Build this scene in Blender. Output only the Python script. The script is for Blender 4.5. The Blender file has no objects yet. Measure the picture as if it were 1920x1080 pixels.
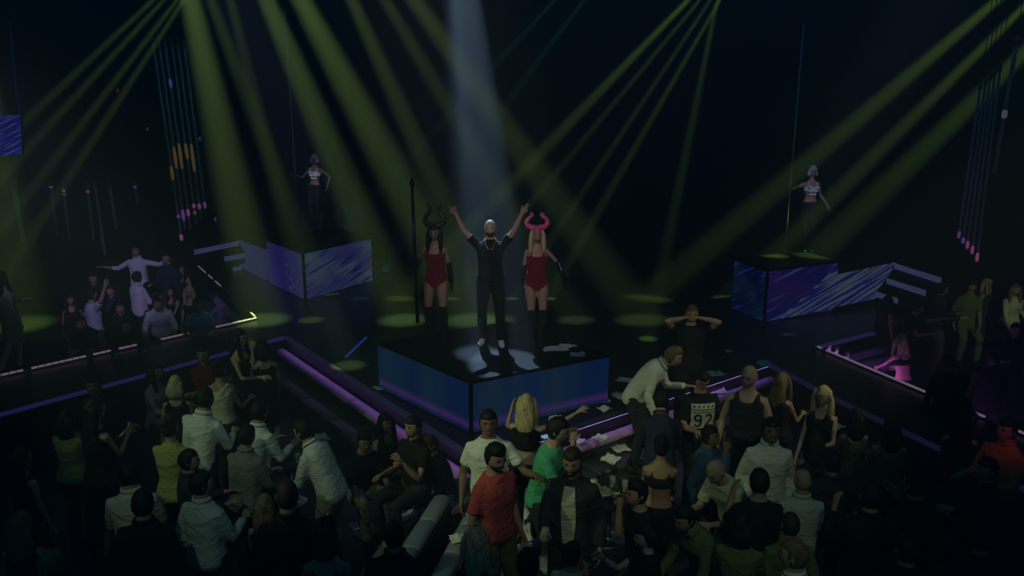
import bpy, bmesh, math, random
import numpy as np
from mathutils import Vector, Matrix, noise

SC = bpy.context.scene
COL = SC.collection
R = math.radians
random.seed(7)

# ------------------------------------------------------------------ camera
CAM_Z, PITCH, FPX = 4.85, R(14.0), 1500.0
cam = bpy.data.cameras.new('camera')
cam.sensor_width = 36.0
cam.lens = FPX / 1920.0 * 36.0
cam.clip_end = 200
cam_ob = bpy.data.objects.new('camera', cam)
cam_ob.location = (0, 0, CAM_Z)
cam_ob.rotation_euler = (math.pi / 2 - PITCH, 0, 0)
COL.objects.link(cam_ob)
SC.camera = cam_ob

# ------------------------------------------------------------------ colour management
SC.view_settings.view_transform = 'Standard'
SC.view_settings.look = 'None'
SC.view_settings.gamma = 1.0
SC.view_settings.use_curve_mapping = False
SC.view_settings.exposure = 0.0

# ------------------------------------------------------------------ world: a dim blue gloom all round
world = bpy.data.worlds.new('world')
SC.world = world
world.use_nodes = True
bg = world.node_tree.nodes['Background']
bg.inputs[0].default_value = (0.0, 0.46, 1.0, 1)
bg.inputs[1].default_value = 0.050


# ------------------------------------------------------------------ where a place in the photograph lies in the room
def ray(px, py):
    c, s = math.cos(PITCH), math.sin(PITCH)
    u, v = (px - 960) / FPX, -(py - 540) / FPX
    return Vector((u, c + v * s, -s + v * c))


def at(px, py, z):
    """the point of the level z seen at (px, py)"""
    d = ray(px, py)
    k = (z - CAM_Z) / d.z
    return Vector((d.x * k, d.y * k, z))


def far(px, py, y):
    """the point at the distance y seen at (px, py)"""
    d = ray(px, py)
    k = y / d.y
    return Vector((d.x * k, y, CAM_Z + d.z * k))


def lin(r, g, b):
    f = lambda c: (c / 255 / 12.92) if c <= 10 else ((c / 255 + 0.055) / 1.055) ** 2.4
    return (f(r), f(g), f(b))


# ------------------------------------------------------------------ stage lamps (their heads hang above the frame) and added fill lamps
def beam(src, dst, color, energy, size, blend=0.5, soft=0.03):
    l = bpy.data.lights.new('beam_or_fill_lamp', 'SPOT')
    l.energy = energy
    l.color = color
    l.spot_size = R(size)
    l.spot_blend = blend
    l.shadow_soft_size = soft
    o = bpy.data.objects.new('beam_or_fill_lamp', l)
    o.location = src
    o.rotation_euler = (Vector(dst) - Vector(src)).to_track_quat('-Z', 'Y').to_euler()
    COL.objects.link(o)
    return o


YEL = (0.54, 1.0, 0.16)
YEL2 = (0.60, 1.0, 0.24)
WHT = (0.52, 0.80, 1.2)
TEAL = (0.10, 0.75, 0.75)


def beam_line(p0, p1, y0, zrow, color, energy, size, blend=0.5, row_end=560):
    """a lamp on the image line p0-p1: hung at the distance y0 (line carried up to zrow), aimed at the stage floor (line carried down)"""
    k = (p1[0] - p0[0]) / (p1[1] - p0[1])
    s = far(p0[0] + k * (zrow - p0[1]), zrow, y0)
    t = at(p0[0] + k * (row_end - p0[1]), row_end, 0.65)
    return beam(s, t, color, energy, size, blend)


E1 = 18.0
# four narrow beams to the left
for (a, b) in (((287, 0), (75, 200)), ((307, 0), (88, 240)), ((332, 0), (125, 270)), ((345, 0), (170, 270))):
    beam_line(a, b, 14.0, -137, YEL, 1700 * E1, 2.4, 1.0)
# broad beams over the left half
for (a, b, e, w) in (((357, 0), (418, 270), 1500, 7.0), ((432, 0), (520, 350), 800, 3.4), ((500, 0), (645, 340), 1500, 6.0),
                     ((565, 0), (725, 300), 1500, 6.6), ((660, 0), (800, 310), 1100, 4.4), ((722, 0), (860, 232), 900, 3.8),
                     ((777, 0), (990, 300), 1100, 5.0)):
    beam_line(a, b, 12.5, -400, YEL2, e * E1, w * 1.15, 1.0, 600)
# white pair over the middle of the podium
beam(far(813, -510, 17.5), at(895, 662, 1.34), WHT, 900 * E1, 3.4, 0.9)
beam(far(813, -510, 17.5), at(950, 682, 1.34), WHT, 1200 * E1, 5.0, 0.5)
# four beams from the right to the middle
for (a, b, w, e) in (((1290, 0), (1010, 290), 3.4, 1500), ((1312, 0), (1030, 340), 2.0, 1300), ((1332, 0), (1060, 410), 2.0, 1300), ((1350, 0), (1120, 400), 2.4, 1300)):
    beam_line(a, b, 15.0, -148, YEL, e * E1, w, 1.0)
# faint teal beams
for (a, b) in (((1040, 0), (930, 120)), ((1095, 0), (960, 180))):
    beam_line(a, b, 17.0, -148, TEAL, 400 * E1, 2.6, 1.0)
# right edge
for (a, b, w, e) in (((1870, 0), (1400, 402), 5.0, 1300), ((1925, 8), (1480, 450), 4.2, 1300), ((1960, 60), (1600, 410), 6.0, 900)):
    beam_line(a, b, 13.0, -200, YEL, e * E1, w, 1.0)
# left edge glow
beam_line((-60, 0), (10, 420), 12.0, -300, YEL, 900 * E1, 9.0, 1.0, 560)

# two that end on the stage beside the podium
beam_line((395, 0), (655, 685), 12.5, -400, YEL2, 700 * E1, 4.0, 1.0, 685)
beam_line((1345, 0), (1215, 635), 15.0, -148, YEL, 500 * E1, 3.0, 1.0, 635)

# washes over the dance floor: keys from both sides, added weaker fill from high behind the camera
beam((-9.0, 1.2, 8.8), (0.3, 7.7, 1.2), (0.78, 1.0, 0.46), 2000, 17, 1.0, 0.1)
beam((-9.4, 2.2, 8.8), (-2.8, 8.6, 1.2), (0.70, 1.0, 0.48), 750, 18, 1.0, 0.1)
beam((9.0, 5.0, 8.8), (2.7, 8.6, 1.4), (0.95, 1.0, 0.52), 1100, 15, 1.0, 0.1)
beam((-2.2, -2.5, 11.0), (-3.2, 8.4, 1.2), (0.70, 1.0, 0.55), 380, 15, 1.0, 0.15)
beam((0.0, -2.5, 11.0), (0.3, 7.5, 1.2), (0.92, 1.0, 0.58), 700, 15, 1.0, 0.15)
beam((2.6, -2.5, 11.0), (2.7, 8.7, 1.4), (0.92, 1.0, 0.58), 480, 13, 1.0, 0.15)
beam((1.0, -2.0, 11.0), (1.9, 6.3, 1.2), (0.78, 1.0, 0.40), 500, 14, 1.0, 0.15)
beam((-3.0, -2.0, 11.0), (-2.6, 6.8, 1.2), (0.72, 1.0, 0.45), 420, 13, 1.0, 0.15)
beam((3.0, -1.5, 8.5), at(1884, 812, 1.6), (1.0, 0.12, 0.05), 420, 4.0, 1.0, 0.1)
beam((2.0, -2.5, 11.0), far(1297, 615, 9.3), (1.0, 0.95, 0.40), 1100, 4.5, 1.0, 0.1)  # added unseen lamp that brightens the man clutching his ears
# added fill from the front: the performers, the two rear dancers, the booths
beam((-1.0, 0.3, 8.6), (-0.1, 10.7, 2.45), (0.95, 0.90, 0.80), 1450, 15, 1.0, 0.1)
beam((-1.5, -0.5, 9.4), far(593, 350, 18.3), (0.62, 0.68, 1.0), 11000, 5.0, 1.0, 0.1)
beam((2.0, -0.5, 9.4), far(1520, 380, 15.6), (0.62, 0.66, 1.0), 4500, 6.0, 1.0, 0.1)
beam((-4.0, -0.5, 9.6), at(270, 560, 0.6), (0.52, 0.40, 1.0), 4500, 12, 1.0, 0.1)
beam((6.0, -0.5, 9.6), at(1850, 600, 0.6), (0.80, 1.0, 0.34), 2000, 9, 1.0, 0.1)

SC.cycles.max_bounces = 4
SC.cycles.diffuse_bounces = 2
SC.cycles.glossy_bounces = 2
SC.cycles.volume_bounces = 0
SC.cycles.transmission_bounces = 3
SC.cycles.caustics_reflective = False
SC.cycles.caustics_refractive = False

# ------------------------------------------------------------------ materials
MATS = {}


def mat(name, color, rough=0.6, metal=0.0, emit=None, estr=0.0, bump=0.0, bscale=40.0, vary=0.0, spec=0.5):
    if name in MATS:
        return MATS[name]
    m = bpy.data.materials.new(name)
    m.use_nodes = True
    nt = m.node_tree
    b = nt.nodes['Principled BSDF']
    b.inputs['Base Color'].default_value = (*color, 1)
    b.inputs['Roughness'].default_value = rough
    b.inputs['Metallic'].default_value = metal
    b.inputs['Specular IOR Level'].default_value = spec
    if emit is not None:
        b.inputs['Emission Color'].default_value = (*emit, 1)
        b.inputs['Emission Strength'].default_value = estr
    if bump > 0 or vary > 0:
        tc = nt.nodes.new('ShaderNodeTexCoord')
        n = nt.nodes.new('ShaderNodeTexNoise')
        n.inputs['Scale'].default_value = bscale
        n.inputs['Detail'].default_value = 3
        nt.links.new(tc.outputs['Object'], n.inputs['Vector'])
        if bump > 0:
            bp = nt.nodes.new('ShaderNodeBump')
            bp.inputs['Strength'].default_value = bump
            bp.inputs['Distance'].default_value = 0.02
            nt.links.new(n.outputs['Fac'], bp.inputs['Height'])
            nt.links.new(bp.outputs['Normal'], b.inputs['Normal'])
        if vary > 0:
            mr = nt.nodes.new('ShaderNodeMapRange')
            mr.inputs['To Min'].default_value = 1 - vary
            mr.inputs['To Max'].default_value = 1 + vary
            nt.links.new(n.outputs['Fac'], mr.inputs['Value'])
            hs = nt.nodes.new('ShaderNodeHueSaturation')
            hs.inputs['Color'].default_value = (*color, 1)
            nt.links.new(mr.outputs['Result'], hs.inputs['Value'])
            nt.links.new(hs.outputs['Color'], b.inputs['Base Color'])
    MATS[name] = m
    return m


def tag(o, label=None, cat=None, group=None, kind=None):
    if label: o['label'] = label
    if cat: o['category'] = cat
    if group: o['group'] = group
    if kind: o['kind'] = kind
    return o


def link(name, me, m=None, parent=None, loc=None, rz=None):
    o = bpy.data.objects.new(name, me)
    COL.objects.link(o)
    if m is not None and me is not None and not me.materials:
        me.materials.append(m)
    if parent is not None:
        o.parent = parent
    if loc is not None:
        o.location = loc
    if rz is not None:
        o.rotation_euler = (0, 0, rz)
    return o


def empty(name, loc=(0, 0, 0), rz=0.0):
    o = bpy.data.objects.new(name, None)
    o.empty_display_size = 0.1
    COL.objects.link(o)
    o.location = loc
    o.rotation_euler = (0, 0, rz)
    return o


def mesh(name, verts, faces, smooth=False):
    me = bpy.data.meshes.new(name)
    me.from_pydata([tuple(v) for v in verts], [], faces)
    if smooth:
        me.polygons.foreach_set('use_smooth', [True] * len(me.polygons))
    me.update()
    return me


def box_vf(c, s, off=0):
    x, y, z = c
    a, b, d = s[0] / 2, s[1] / 2, s[2] / 2
    v = [(x + i * a, y + j * b, z + k * d) for k in (-1, 1) for j in (-1, 1) for i in (-1, 1)]
    f = [(0, 2, 3, 1), (4, 5, 7, 6), (0, 1, 5, 4), (2, 6, 7, 3), (0, 4, 6, 2), (1, 3, 7, 5)]
    return v, [tuple(i + off for i in q) for q in f]


def box_me(name, c, s, bevel=0.0, seg=2):
    v, f = box_vf(c, s)
    me = mesh(name, v, f)
    if bevel > 0:
        bm = bmesh.new(); bm.from_mesh(me)
        bmesh.ops.bevel(bm, geom=bm.edges[:], offset=bevel, segments=seg, profile=0.5, affect='EDGES')
        bm.to_mesh(me); bm.free()
        me.polygons.foreach_set('use_smooth', [True] * len(me.polygons))
    return me


def prism_me(name, poly, z0, z1):
    """poly: list of (x, y), counter-clockwise from above"""
    n = len(poly)
    v = [(p[0], p[1], z0) for p in poly] + [(p[0], p[1], z1) for p in poly]
    f = [tuple(range(n - 1, -1, -1)), tuple(range(n, 2 * n))]
    f += [(i, (i + 1) % n, (i + 1) % n + n, i + n) for i in range(n)]
    me = mesh(name, v, f)
    bm = bmesh.new(); bm.from_mesh(me)
    bmesh.ops.recalc_face_normals(bm, faces=bm.faces[:])
    bm.to_mesh(me); bm.free()
    return me


def tube_vf(pts, radii, seg=10, off=0, cap=True):
    """round tube along points"""
    pts = [Vector(p) for p in pts]
    if not hasattr(radii, '__len__'):
        radii = [radii] * len(pts)
    v, f = [], []
    t = (pts[1] - pts[0]).normalized()
    ref = Vector((0, 0, 1)) if abs(t.z) < 0.9 else Vector((1, 0, 0))
    u = t.cross(ref).normalized()
    for i, p in enumerate(pts):
        if i == 0: t = (pts[1] - pts[0])
        elif i == len(pts) - 1: t = pts[-1] - pts[-2]
        else: t = (pts[i + 1] - pts[i]).normalized() + (pts[i] - pts[i - 1]).normalized()
        t.normalize()
        u = (u - t * u.dot(t)).normalized()
        w = t.cross(u)
        r = radii[i]
        rr = r if hasattr(r, '__len__') else (r, r)
        for k in range(seg):
            a = 2 * math.pi * k / seg
            v.append(p + u * (math.cos(a) * rr[0]) + w * (math.sin(a) * rr[1]))
    for i in range(len(pts) - 1):
        for k in range(seg):
            k2 = (k + 1) % seg
            f.append((off + i * seg + k, off + i * seg + k2, off + (i + 1) * seg + k2, off + (i + 1) * seg + k))
    if cap:
        f.append(tuple(off + k for k in range(seg - 1, -1, -1)))
        e = off + (len(pts) - 1) * seg
        f.append(tuple(e + k for k in range(seg)))
    return v, f


def tube_me(name, pts, radii, seg=10, smooth=True):
    v, f = tube_vf(pts, radii, seg)
    return mesh(name, v, f, smooth)


class MB:
    """collects shapes into one mesh"""
    def __init__(self): self.v, self.f = [], []

    def add(self, vf):
        o = len(self.v)
        self.v += list(vf[0]); self.f += [tuple(i + o for i in q) for q in vf[1]]
        return self

    def tube(self, pts, r, seg=8): return self.add(tube_vf(pts, r, seg))
    def box(self, c, s): return self.add(box_vf(c, s))

    def me(self, name, smooth=False): return mesh(name, self.v, self.f, smooth)


# LED screen materials: the picture on the screen is light given off by it
def led_mat(name, build):
    m = bpy.data.materials.new(name)
    m.use_nodes = True
    nt = m.node_tree
    nt.nodes.clear()
    out = nt.nodes.new('ShaderNodeOutputMaterial')
    em = nt.nodes.new('ShaderNodeEmission')
    nt.links.new(em.outputs[0], out.inputs['Surface'])
    uv = nt.nodes.new('ShaderNodeUVMap')
    sep = nt.nodes.new('ShaderNodeSeparateXYZ')
    nt.links.new(uv.outputs['UV'], sep.inputs[0])
    c = build(nt, uv.outputs['UV'], sep.outputs['X'], sep.outputs['Y'])
    nt.links.new(c, em.inputs['Color'])
    em.inputs['Strength'].default_value = 1.0
    MATS[name] = m
    return m


def nd(nt, kind, **kw):
    n = nt.nodes.new(kind)
    for k, v in kw.items():
        if k.startswith('i_'):
            n.inputs[int(k[2:])].default_value = v
        else:
            setattr(n, k, v)
    return n


def mth(nt, op, a, b=None, c=None):
    n = nt.nodes.new('ShaderNodeMath'); n.operation = op
    for i, x in enumerate((a, b, c)):
        if x is None: continue
        if isinstance(x, (int, float)): n.inputs[i].default_value = x
        else: nt.links.new(x, n.inputs[i])
    return n.outputs[0]


def ramp(nt, fac, stops):
    n = nt.nodes.new('ShaderNodeValToRGB')
    el = n.color_ramp.elements
    while len(el) < len(stops): el.new(0.5)
    for e, (p, c) in zip(el, stops):
        e.position = p; e.color = (*c, 1)
    nt.links.new(fac, n.inputs[0])
    return n.outputs[0]


def mix(nt, fac, a, b, mode='MIX'):
    n = nt.nodes.new('ShaderNodeMix'); n.data_type = 'RGBA'; n.blend_type = mode
    if isinstance(fac, (int, float)): n.inputs[0].default_value = fac
    else: nt.links.new(fac, n.inputs[0])
    for i, x in ((6, a), (7, b)):
        if isinstance(x, tuple): n.inputs[i].default_value = (*x, 1)
        else: nt.links.new(x, n.inputs[i])
    return n.outputs[2]


LED_GAIN = 0.80


def L(r, g, b): return tuple(c * LED_GAIN for c in lin(r, g, b))


def _podium(nt, uv, x, y):
    w = nd(nt, 'ShaderNodeTexNoise', noise_dimensions='1D'); w.inputs['Scale'].default_value = 2.6
    nt.links.new(x, w.inputs['W'])
    base = ramp(nt, w.outputs['Fac'], [(0.36, L(0, 22, 66)), (0.66, L(18, 38, 58))])
    gl = ramp(nt, y, [(0.0, L(0, 6, 40)), (0.05, L(6, 14, 60)), (0.13, L(58, 34, 92)), (0.20, L(40, 30, 84)), (0.30, (0, 0, 0))])
    gl_n = nt.nodes[-1]
    return mix(nt, 1.0, base, gl, 'LIGHTEN')


led_mat('led_podium', _podium)


def _streak(bg0, bg1, line, sx, sy, lo, hi, ang=0.0):
    def build(nt, uv, x, y):
        mp = nt.nodes.new('ShaderNodeMapping')
        mp.inputs['Rotation'].default_value = (0, 0, ang)
        nt.links.new(uv, mp.inputs['Vector'])
        mp2 = nt.nodes.new('ShaderNodeMapping')
        mp2.inputs['Scale'].default_value = (sx, sy, 1)
        nt.links.new(mp.outputs[0], mp2.inputs['Vector'])
        n = nt.nodes.new('ShaderNodeTexNoise'); n.inputs['Scale'].default_value = 1.0; n.inputs['Detail'].default_value = 2
        nt.links.new(mp2.outputs[0], n.inputs['Vector'])
        n2 = nt.nodes.new('ShaderNodeTexNoise'); n2.inputs['Scale'].default_value = 1.7
        nt.links.new(uv, n2.inputs['Vector'])
        base = ramp(nt, n2.outputs['Fac'], [(0.4, bg0), (0.62, bg1)])
        st = ramp(nt, n.outputs['Fac'], [(lo, (0, 0, 0)), (hi, (1, 1, 1))])
        return mix(nt, st, base, line)
    return build


def _sparkle(nt, uv, x, y):
    v = nt.nodes.new('ShaderNodeTexVoronoi'); v.inputs['Scale'].default_value = 9
    nt.links.new(uv, v.inputs['Vector'])
    dots = ramp(nt, v.outputs['Distance'], [(0.12, (1, 1, 1)), (0.3, (0, 0, 0))])
    m = ramp(nt, x, [(0.45, (0, 0, 0)), (0.6, (1, 1, 1))])
    f = mix(nt, 1.0, dots, m, 'MULTIPLY')
    base = ramp(nt, x, [(0.0, L(38, 36, 92)), (0.45, L(30, 26, 90)), (1.0, L(44, 46, 88))])
    bb = ramp(nt, y, [(0.0, L(10, 8, 60)), (0.3, (1, 1, 1))])
    return mix(nt, f, base, L(62, 76, 96))


led_mat('led_sparkle', _sparkle)
led_mat('led_left', _streak(L(36, 38, 82), L(56, 68, 82), L(22, 18, 80), 1.6, 13, 0.53, 0.60, R(-30)))
led_mat('led_right_dark', _streak(L(12, 12, 62), L(34, 14, 66), L(44, 50, 108), 0.9, 9, 0.56, 0.66, R(-30)))
led_mat('led_right', _streak(L(18, 16, 84), L(14, 12, 78), L(60, 72, 84), 1.1, 19, 0.45, 0.55, R(-28)))
led_mat('led_right_side', _streak(L(2, 6, 36), L(10, 26, 46), L(18, 28, 100), 1.0, 10, 0.55, 0.64, R(-30)))
led_mat('led_purple_flat', _streak(L(38, 36, 82), L(42, 42, 84), L(30, 26, 70), 2, 6, 0.6, 0.9))
led_mat('led_edge', _streak(L(56, 60, 98), L(60, 70, 92), L(30, 28, 92), 2, 6, 0.5, 0.7))
led_mat('led_screen', _streak(L(6, 8, 86), L(10, 10, 100), L(60, 64, 104), 2, 26, 0.52, 0.62, R(-38)))

mat('stage_black', (0.008, 0.0085, 0.010), 0.34, bump=0.05, bscale=60)
mat('podium_top', (0.010, 0.0104, 0.0112), 0.5, bump=0.04, bscale=50, spec=0.08)
mat('floor_dark', (0.02, 0.021, 0.022), 0.35, bump=0.1, bscale=30, vary=0.3)
mat('wall_dark', (0.012, 0.014, 0.018), 0.8, bump=0.1, bscale=12)
mat('edge_metal', (0.16, 0.16, 0.2), 0.35, 0.8)
mat('strip_violet', (0.2, 0.1, 0.3), 0.5, emit=(0.46, 0.12, 1.0), estr=0.30)
mat('hidden_wash', (0.2, 0.1, 0.3), 0.5, emit=(0.70, 0.16, 1.0), estr=14.0)
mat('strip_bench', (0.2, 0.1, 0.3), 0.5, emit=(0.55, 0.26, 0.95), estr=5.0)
mat('edge_glow', (0.05, 0.05, 0.08), 0.4, emit=lin(26, 22, 66), estr=1.0)
mat('edge_dim', (0.08, 0.07, 0.10), 0.4, emit=lin(22, 14, 40), estr=0.8)
mat('strip_white', (0.5, 0.5, 0.5), 0.5, emit=(1.0, 0.64, 1.0), estr=0.15)
mat('wall_face', (0.03, 0.028, 0.034), 0.45)


def quad_led(name, a, b, c, d, m, parent=None, thick=0.02):
    """a screen panel: corners lower-left, lower-right, upper-right, upper-left as seen from the front; a thin slab with UVs on the front"""
    a, b, c, d = map(Vector, (a, b, c, d))
    n = (b - a).cross(d - a).normalized()
    v = [a, b, c, d] + [p - n * thick for p in (a, b, c, d)]
    f = [(0, 1, 2, 3), (7, 6, 5, 4), (0, 4, 5, 1), (1, 5, 6, 2), (2, 6, 7, 3), (3, 7, 4, 0)]
    me = mesh(name, v, f)
    uvl = me.uv_layers.new(name='UVMap')
    uvs = [(0, 0), (1, 0), (1, 1), (0, 1)]
    for pi, p in enumerate(me.polygons):
        for li in p.loop_indices:
            uvl.data[li].uv = uvs[me.loops[li].vertex_index % 4]
    me.materials.append(MATS[m]); me.materials.append(MATS['stage_black'])
    for p in me.polygons: p.material_index = 0 if p.index == 0 else 1
    return link(name, me, parent=parent)


def struct(name, me, m, parent=None):
    o = link(name, me, MATS[m], parent)
    if parent is None: o['kind'] = 'structure'
    return o


def xy(px, py, z=0.65):
    p = at(px, py, z)
    return (p.x, p.y)


ZS = 0.65
# the dance floor
# the stage: a level platform with two sunken booths cut out of it
S_L0, S_L1, S_C = xy(-260, 848), xy(535, 632), xy(893, 862)
S_R0, S_R1, S_R2 = xy(1440, 682), xy(1561, 746), xy(1990, 950)
PL0, PL1, PL2, PL3 = xy(-260, 764), xy(480, 597), xy(340, 468), xy(-260, 540)
PR1, PR0, PR2, PR3 = xy(1533, 651), xy(2050, 870), xy(1660, 619), xy(2050, 474)
YB = 23.5
stage = [
    ('stage_floor', [S_C, S_R0, (S_R0[0] + 0.15, YB), (S_L1[0], YB), S_L1]),
    ('stage_floor', [S_L1, (S_L1[0], YB), (PL2[0], YB), PL2, PL1]),
    ('stage_floor', [S_L0, S_L1, PL1, PL0]),
    ('stage_floor', [PL2, (PL2[0], YB), (-13, YB), PL3]),
    ('stage_floor', [S_R0, S_R1, PR1, (PR2[0], PR2[1]), (PR2[0], YB), (S_R0[0] + 0.15, YB)]),
    ('stage_floor', [S_R1, S_R2, PR0, PR1]),
    ('stage_floor', [PR2, PR3, (13, YB), (PR2[0], YB)]),
]
for nm, poly in stage:
    struct(nm, prism_me(nm, poly, -0.5, ZS), 'stage_black')
ZB, ZR = -0.35, 0.0      # the sunken booths, and the raised rear of one of them
struct('floor', prism_me('floor', [(-13, -1), (13, -1), (13, S_R2[1]), S_R2, S_R1, S_R0, S_C, S_L1, S_L0, (-13, S_L0[1])], -0.2, 0.0), 'floor_dark')
for nm, cx, cy, sx, sy, z in (('booth_floor', -8.5, 14.5, 9.2, 12.0, ZB), ('booth_floor', 8.6, 13.5, 9.0, 12.0, ZB), ('booth_floor', -8.6, 17.8, 6.4, 5.4, ZR)):
    struct(nm, box_me(nm, (cx, cy, z - 0.06 if z < 0 else z - 0.2), (sx, sy, 0.12 if z < 0 else 0.4)), 'floor_dark')

# back wall of dark panels with thin joints, side walls
bw = struct('wall_back', box_me('wall_back', (0, YB + 0.25, 6), (34, 0.3, 13)), 'wall_dark')
xs = [far(px, 200, YB).x for px in (-120, 250, 500, 760, 1005, 1247, 1500, 1760, 2030)]
for a, b in zip(xs[:-1], xs[1:]):
    struct('wall_panel', box_me('wall_panel', ((a + b) / 2, YB + 0.07, 6.2), (b - a - 0.04, 0.06, 12), 0.01, 1), 'wall_dark', bw)
struct('wall_left', box_me('wall_left', (-13.2, 11.2, 6), (0.3, 25, 13)), 'wall_dark')
struct('wall_right', box_me('wall_right', (13.2, 11.2, 6), (0.3, 25, 13)), 'wall_dark')


def edge_strip(name, p, q, z, m, w=0.03, h=0.03, label=None, off=0.0):
    p, q = Vector((p[0], p[1], 0)), Vector((q[0], q[1], 0))
    d = q - p
    n = Vector((d.y, -d.x, 0)).normalized() * off
    me = box_me(name, (0, 0, 0), (d.length, w, h))
    o = link(name, me, MATS[m], loc=(p + q) / 2 + n + Vector((0, 0, z)), rz=math.atan2(d.y, d.x))
    return o


# metal nosing along the stage's edges, violet light on it put in as emission
for i, (p, q) in enumerate(((S_L0, S_L1), (S_L1, S_C), (S_C, S_R0), (S_R0, S_R1), (S_R1, S_R2), (PR1, PR2))):
    o = edge_strip('trim_%d' % (i + 1), p, q, ZS - 0.004, ('edge_glow', 'edge_dim', 'edge_metal', 'edge_dim', 'edge_dim', 'edge_glow')[i], 0.11, 0.022)
    o['kind'] = 'structure'

# ------------------------------------------------------------------ LED podiums on the stage
def podium(name, label, cpx, lpx, rpx, z1, mats, cap='podium_top', bottom=ZS, sink=0.0):
    """a box whose front corner and two neighbours are seen at the given places on its top"""
    c, l, r = (at(*p, z1) for p in (cpx, lpx, rpx))
    bk = l + r - c
    root = empty(name, (c.x, c.y, bottom))
    tag(root, label, 'podium')
    inv = lambda p: p - V3((c.x, c.y, bottom))
    core = prism_me('body', [tuple(inv(q))[:2] for q in ((c + (bk - c) * 0.004), r + (l - r) * 0.004, bk, l + (r - l) * 0.004)], 0.0, z1 - bottom - 0.03)
    link('body', core, MATS['stage_black'], root)
    top = prism_me('top', [tuple(inv(q))[:2] for q in (c + (c - bk) * 0.004, r + (r - l) * 0.004, bk, l + (l - r) * 0.004)], z1 - bottom - 0.03, z1 - bottom)
    link('top', top, MATS[cap], root)
    h = z1 - bottom
    def face(a, b, m):
        a, b = inv(a), inv(b)
        a0, b0 = V3((a.x, a.y, 0.01)), V3((b.x, b.y, 0.01))
        n = (b0 - a0).cross(V3((0, 0, 1))).normalized() * 0.03
        u = V3((0, 0, h - 0.045))
        e = (b0 - a0).normalized() * 0.012
        return quad_led('led_screen', a0 + n + e, b0 + n - e, b0 + n - e + u, a0 + n + e + u, m, root)
    f1 = face(l, c, mats[0])
    f2 = face(c, r, mats[1])
    return root, c, l, r


V3 = Vector
Z_P, Z_S = 1.34, 1.64
pod, PC, PL, PRt = podium('led_podium', 'central podium with glowing blue and violet screen sides under the three performers',
                          (883, 714), (710, 641), (1141, 664), Z_P, ('led_podium', 'led_podium'))
podl, _, _, _ = podium('led_podium', 'podium with pale violet streaked screens under the dancer by the left pole',
                       (567.7, 472.8), (501, 448.5), (694, 444.6), Z_S, ('led_sparkle', 'led_left'), 'stage_black')
podr, RC, RL, RR = podium('led_podium', 'podium with dark violet screens under the helmeted dancer beside the right pole',
                          (1440, 505.5), (1379, 485), (1568.7, 488.7), Z_S, ('led_right_side', 'led_right_dark'), 'stage_black')


# low screen fronts beside the rear podiums, ending in steps with lit edges
def screen_front(label, p0, p1, poly, m, scale=(1.5, 1.0)):
    """a screen on the upright plane through p0-p1, cut to the outline poly (pixels)"""
    n = V3((-(p1 - p0).y, (p1 - p0).x, 0)).normalized()
    eye = V3((0, 0, CAM_Z))
    pt = lambda q: eye + ray(*q) * ((p0 - eye).dot(n) / ray(*q).dot(n))
    if n.y < 0: n = -n
    pts = [pt(q) for q in poly]
    o = V3((pts[0].x, pts[0].y, ZS))
    root = empty('streak_screen', o); tag(root, label, 'screen')
    pp = [p - o for p in pts]
    k = len(pp)
    v = pp + [p + n * 0.05 for p in pp]
    me = mesh('led_panel', v, [tuple(range(k)), tuple(range(2 * k - 1, k - 1, -1))] + [(i, i + k, (i + 1) % k + k, (i + 1) % k) for i in range(k)])
    ax = (p1 - p0).normalized()
    uvl = me.uv_layers.new(name='UVMap')
    for lp in me.loops:
        c_ = me.vertices[lp.vertex_index].co
        uvl.data[lp.index].uv = (c_.dot(ax) / scale[0], c_.z / scale[1])
    link('led_panel', me, MATS[m], root)
    lowest = min(p.z for p in pp)
    q = pp[0] * 0.5 + pp[1] * 0.5 if abs(pp[0].z - pp[1].z) < 0.2 else pp[0] * 0.5 + pp[-1] * 0.5
    link('foot', box_me('foot', (q.x + n.x * 0.025, q.y + n.y * 0.025, max(0.02, q.z) / 2), (0.08, 0.04, max(0.02, q.z) + 0.02)), MATS['stage_black'], root)
    return root, pt, n


def lit_steps(label, pt, n, rows, m, dp=0.6):
    """treads behind the screen's stepped end: (corner px, far end px)"""
    root = None
    for (a, b) in rows:
        p = pt(a)
        q = at(*b, p.z)
        if root is None:
            root = empty('led_steps', (p.x, p.y, ZS)); tag(root, label, 'steps')
            o = V3((p.x, p.y, ZS))
        d = q - p
        w = V3((-d.y, d.x, 0)).normalized()
        if w.y < 0: w = -w
        z = p.z - ZS
        st = n * 0.14 + d.normalized() * 0.16
        P4 = [p + st, q + st, q + w * dp + st, p + w * dp + st]
        link('tread', prism_me('tread', [tuple(x - o)[:2] for x in P4], max(0.0, z - 0.24), z), MATS['stage_black'], root)
        a0, b0 = p - o + st - w * 0.012, q - o + st - w * 0.012
        a0.z = b0.z = z - 0.11
        u = V3((0, 0, 0.115))
        if b0.x < a0.x: a0, b0 = b0, a0
        quad_led('led_edge', a0, b0, b0 + u, a0 + u, m, root, 0.012)
    return root


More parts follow.
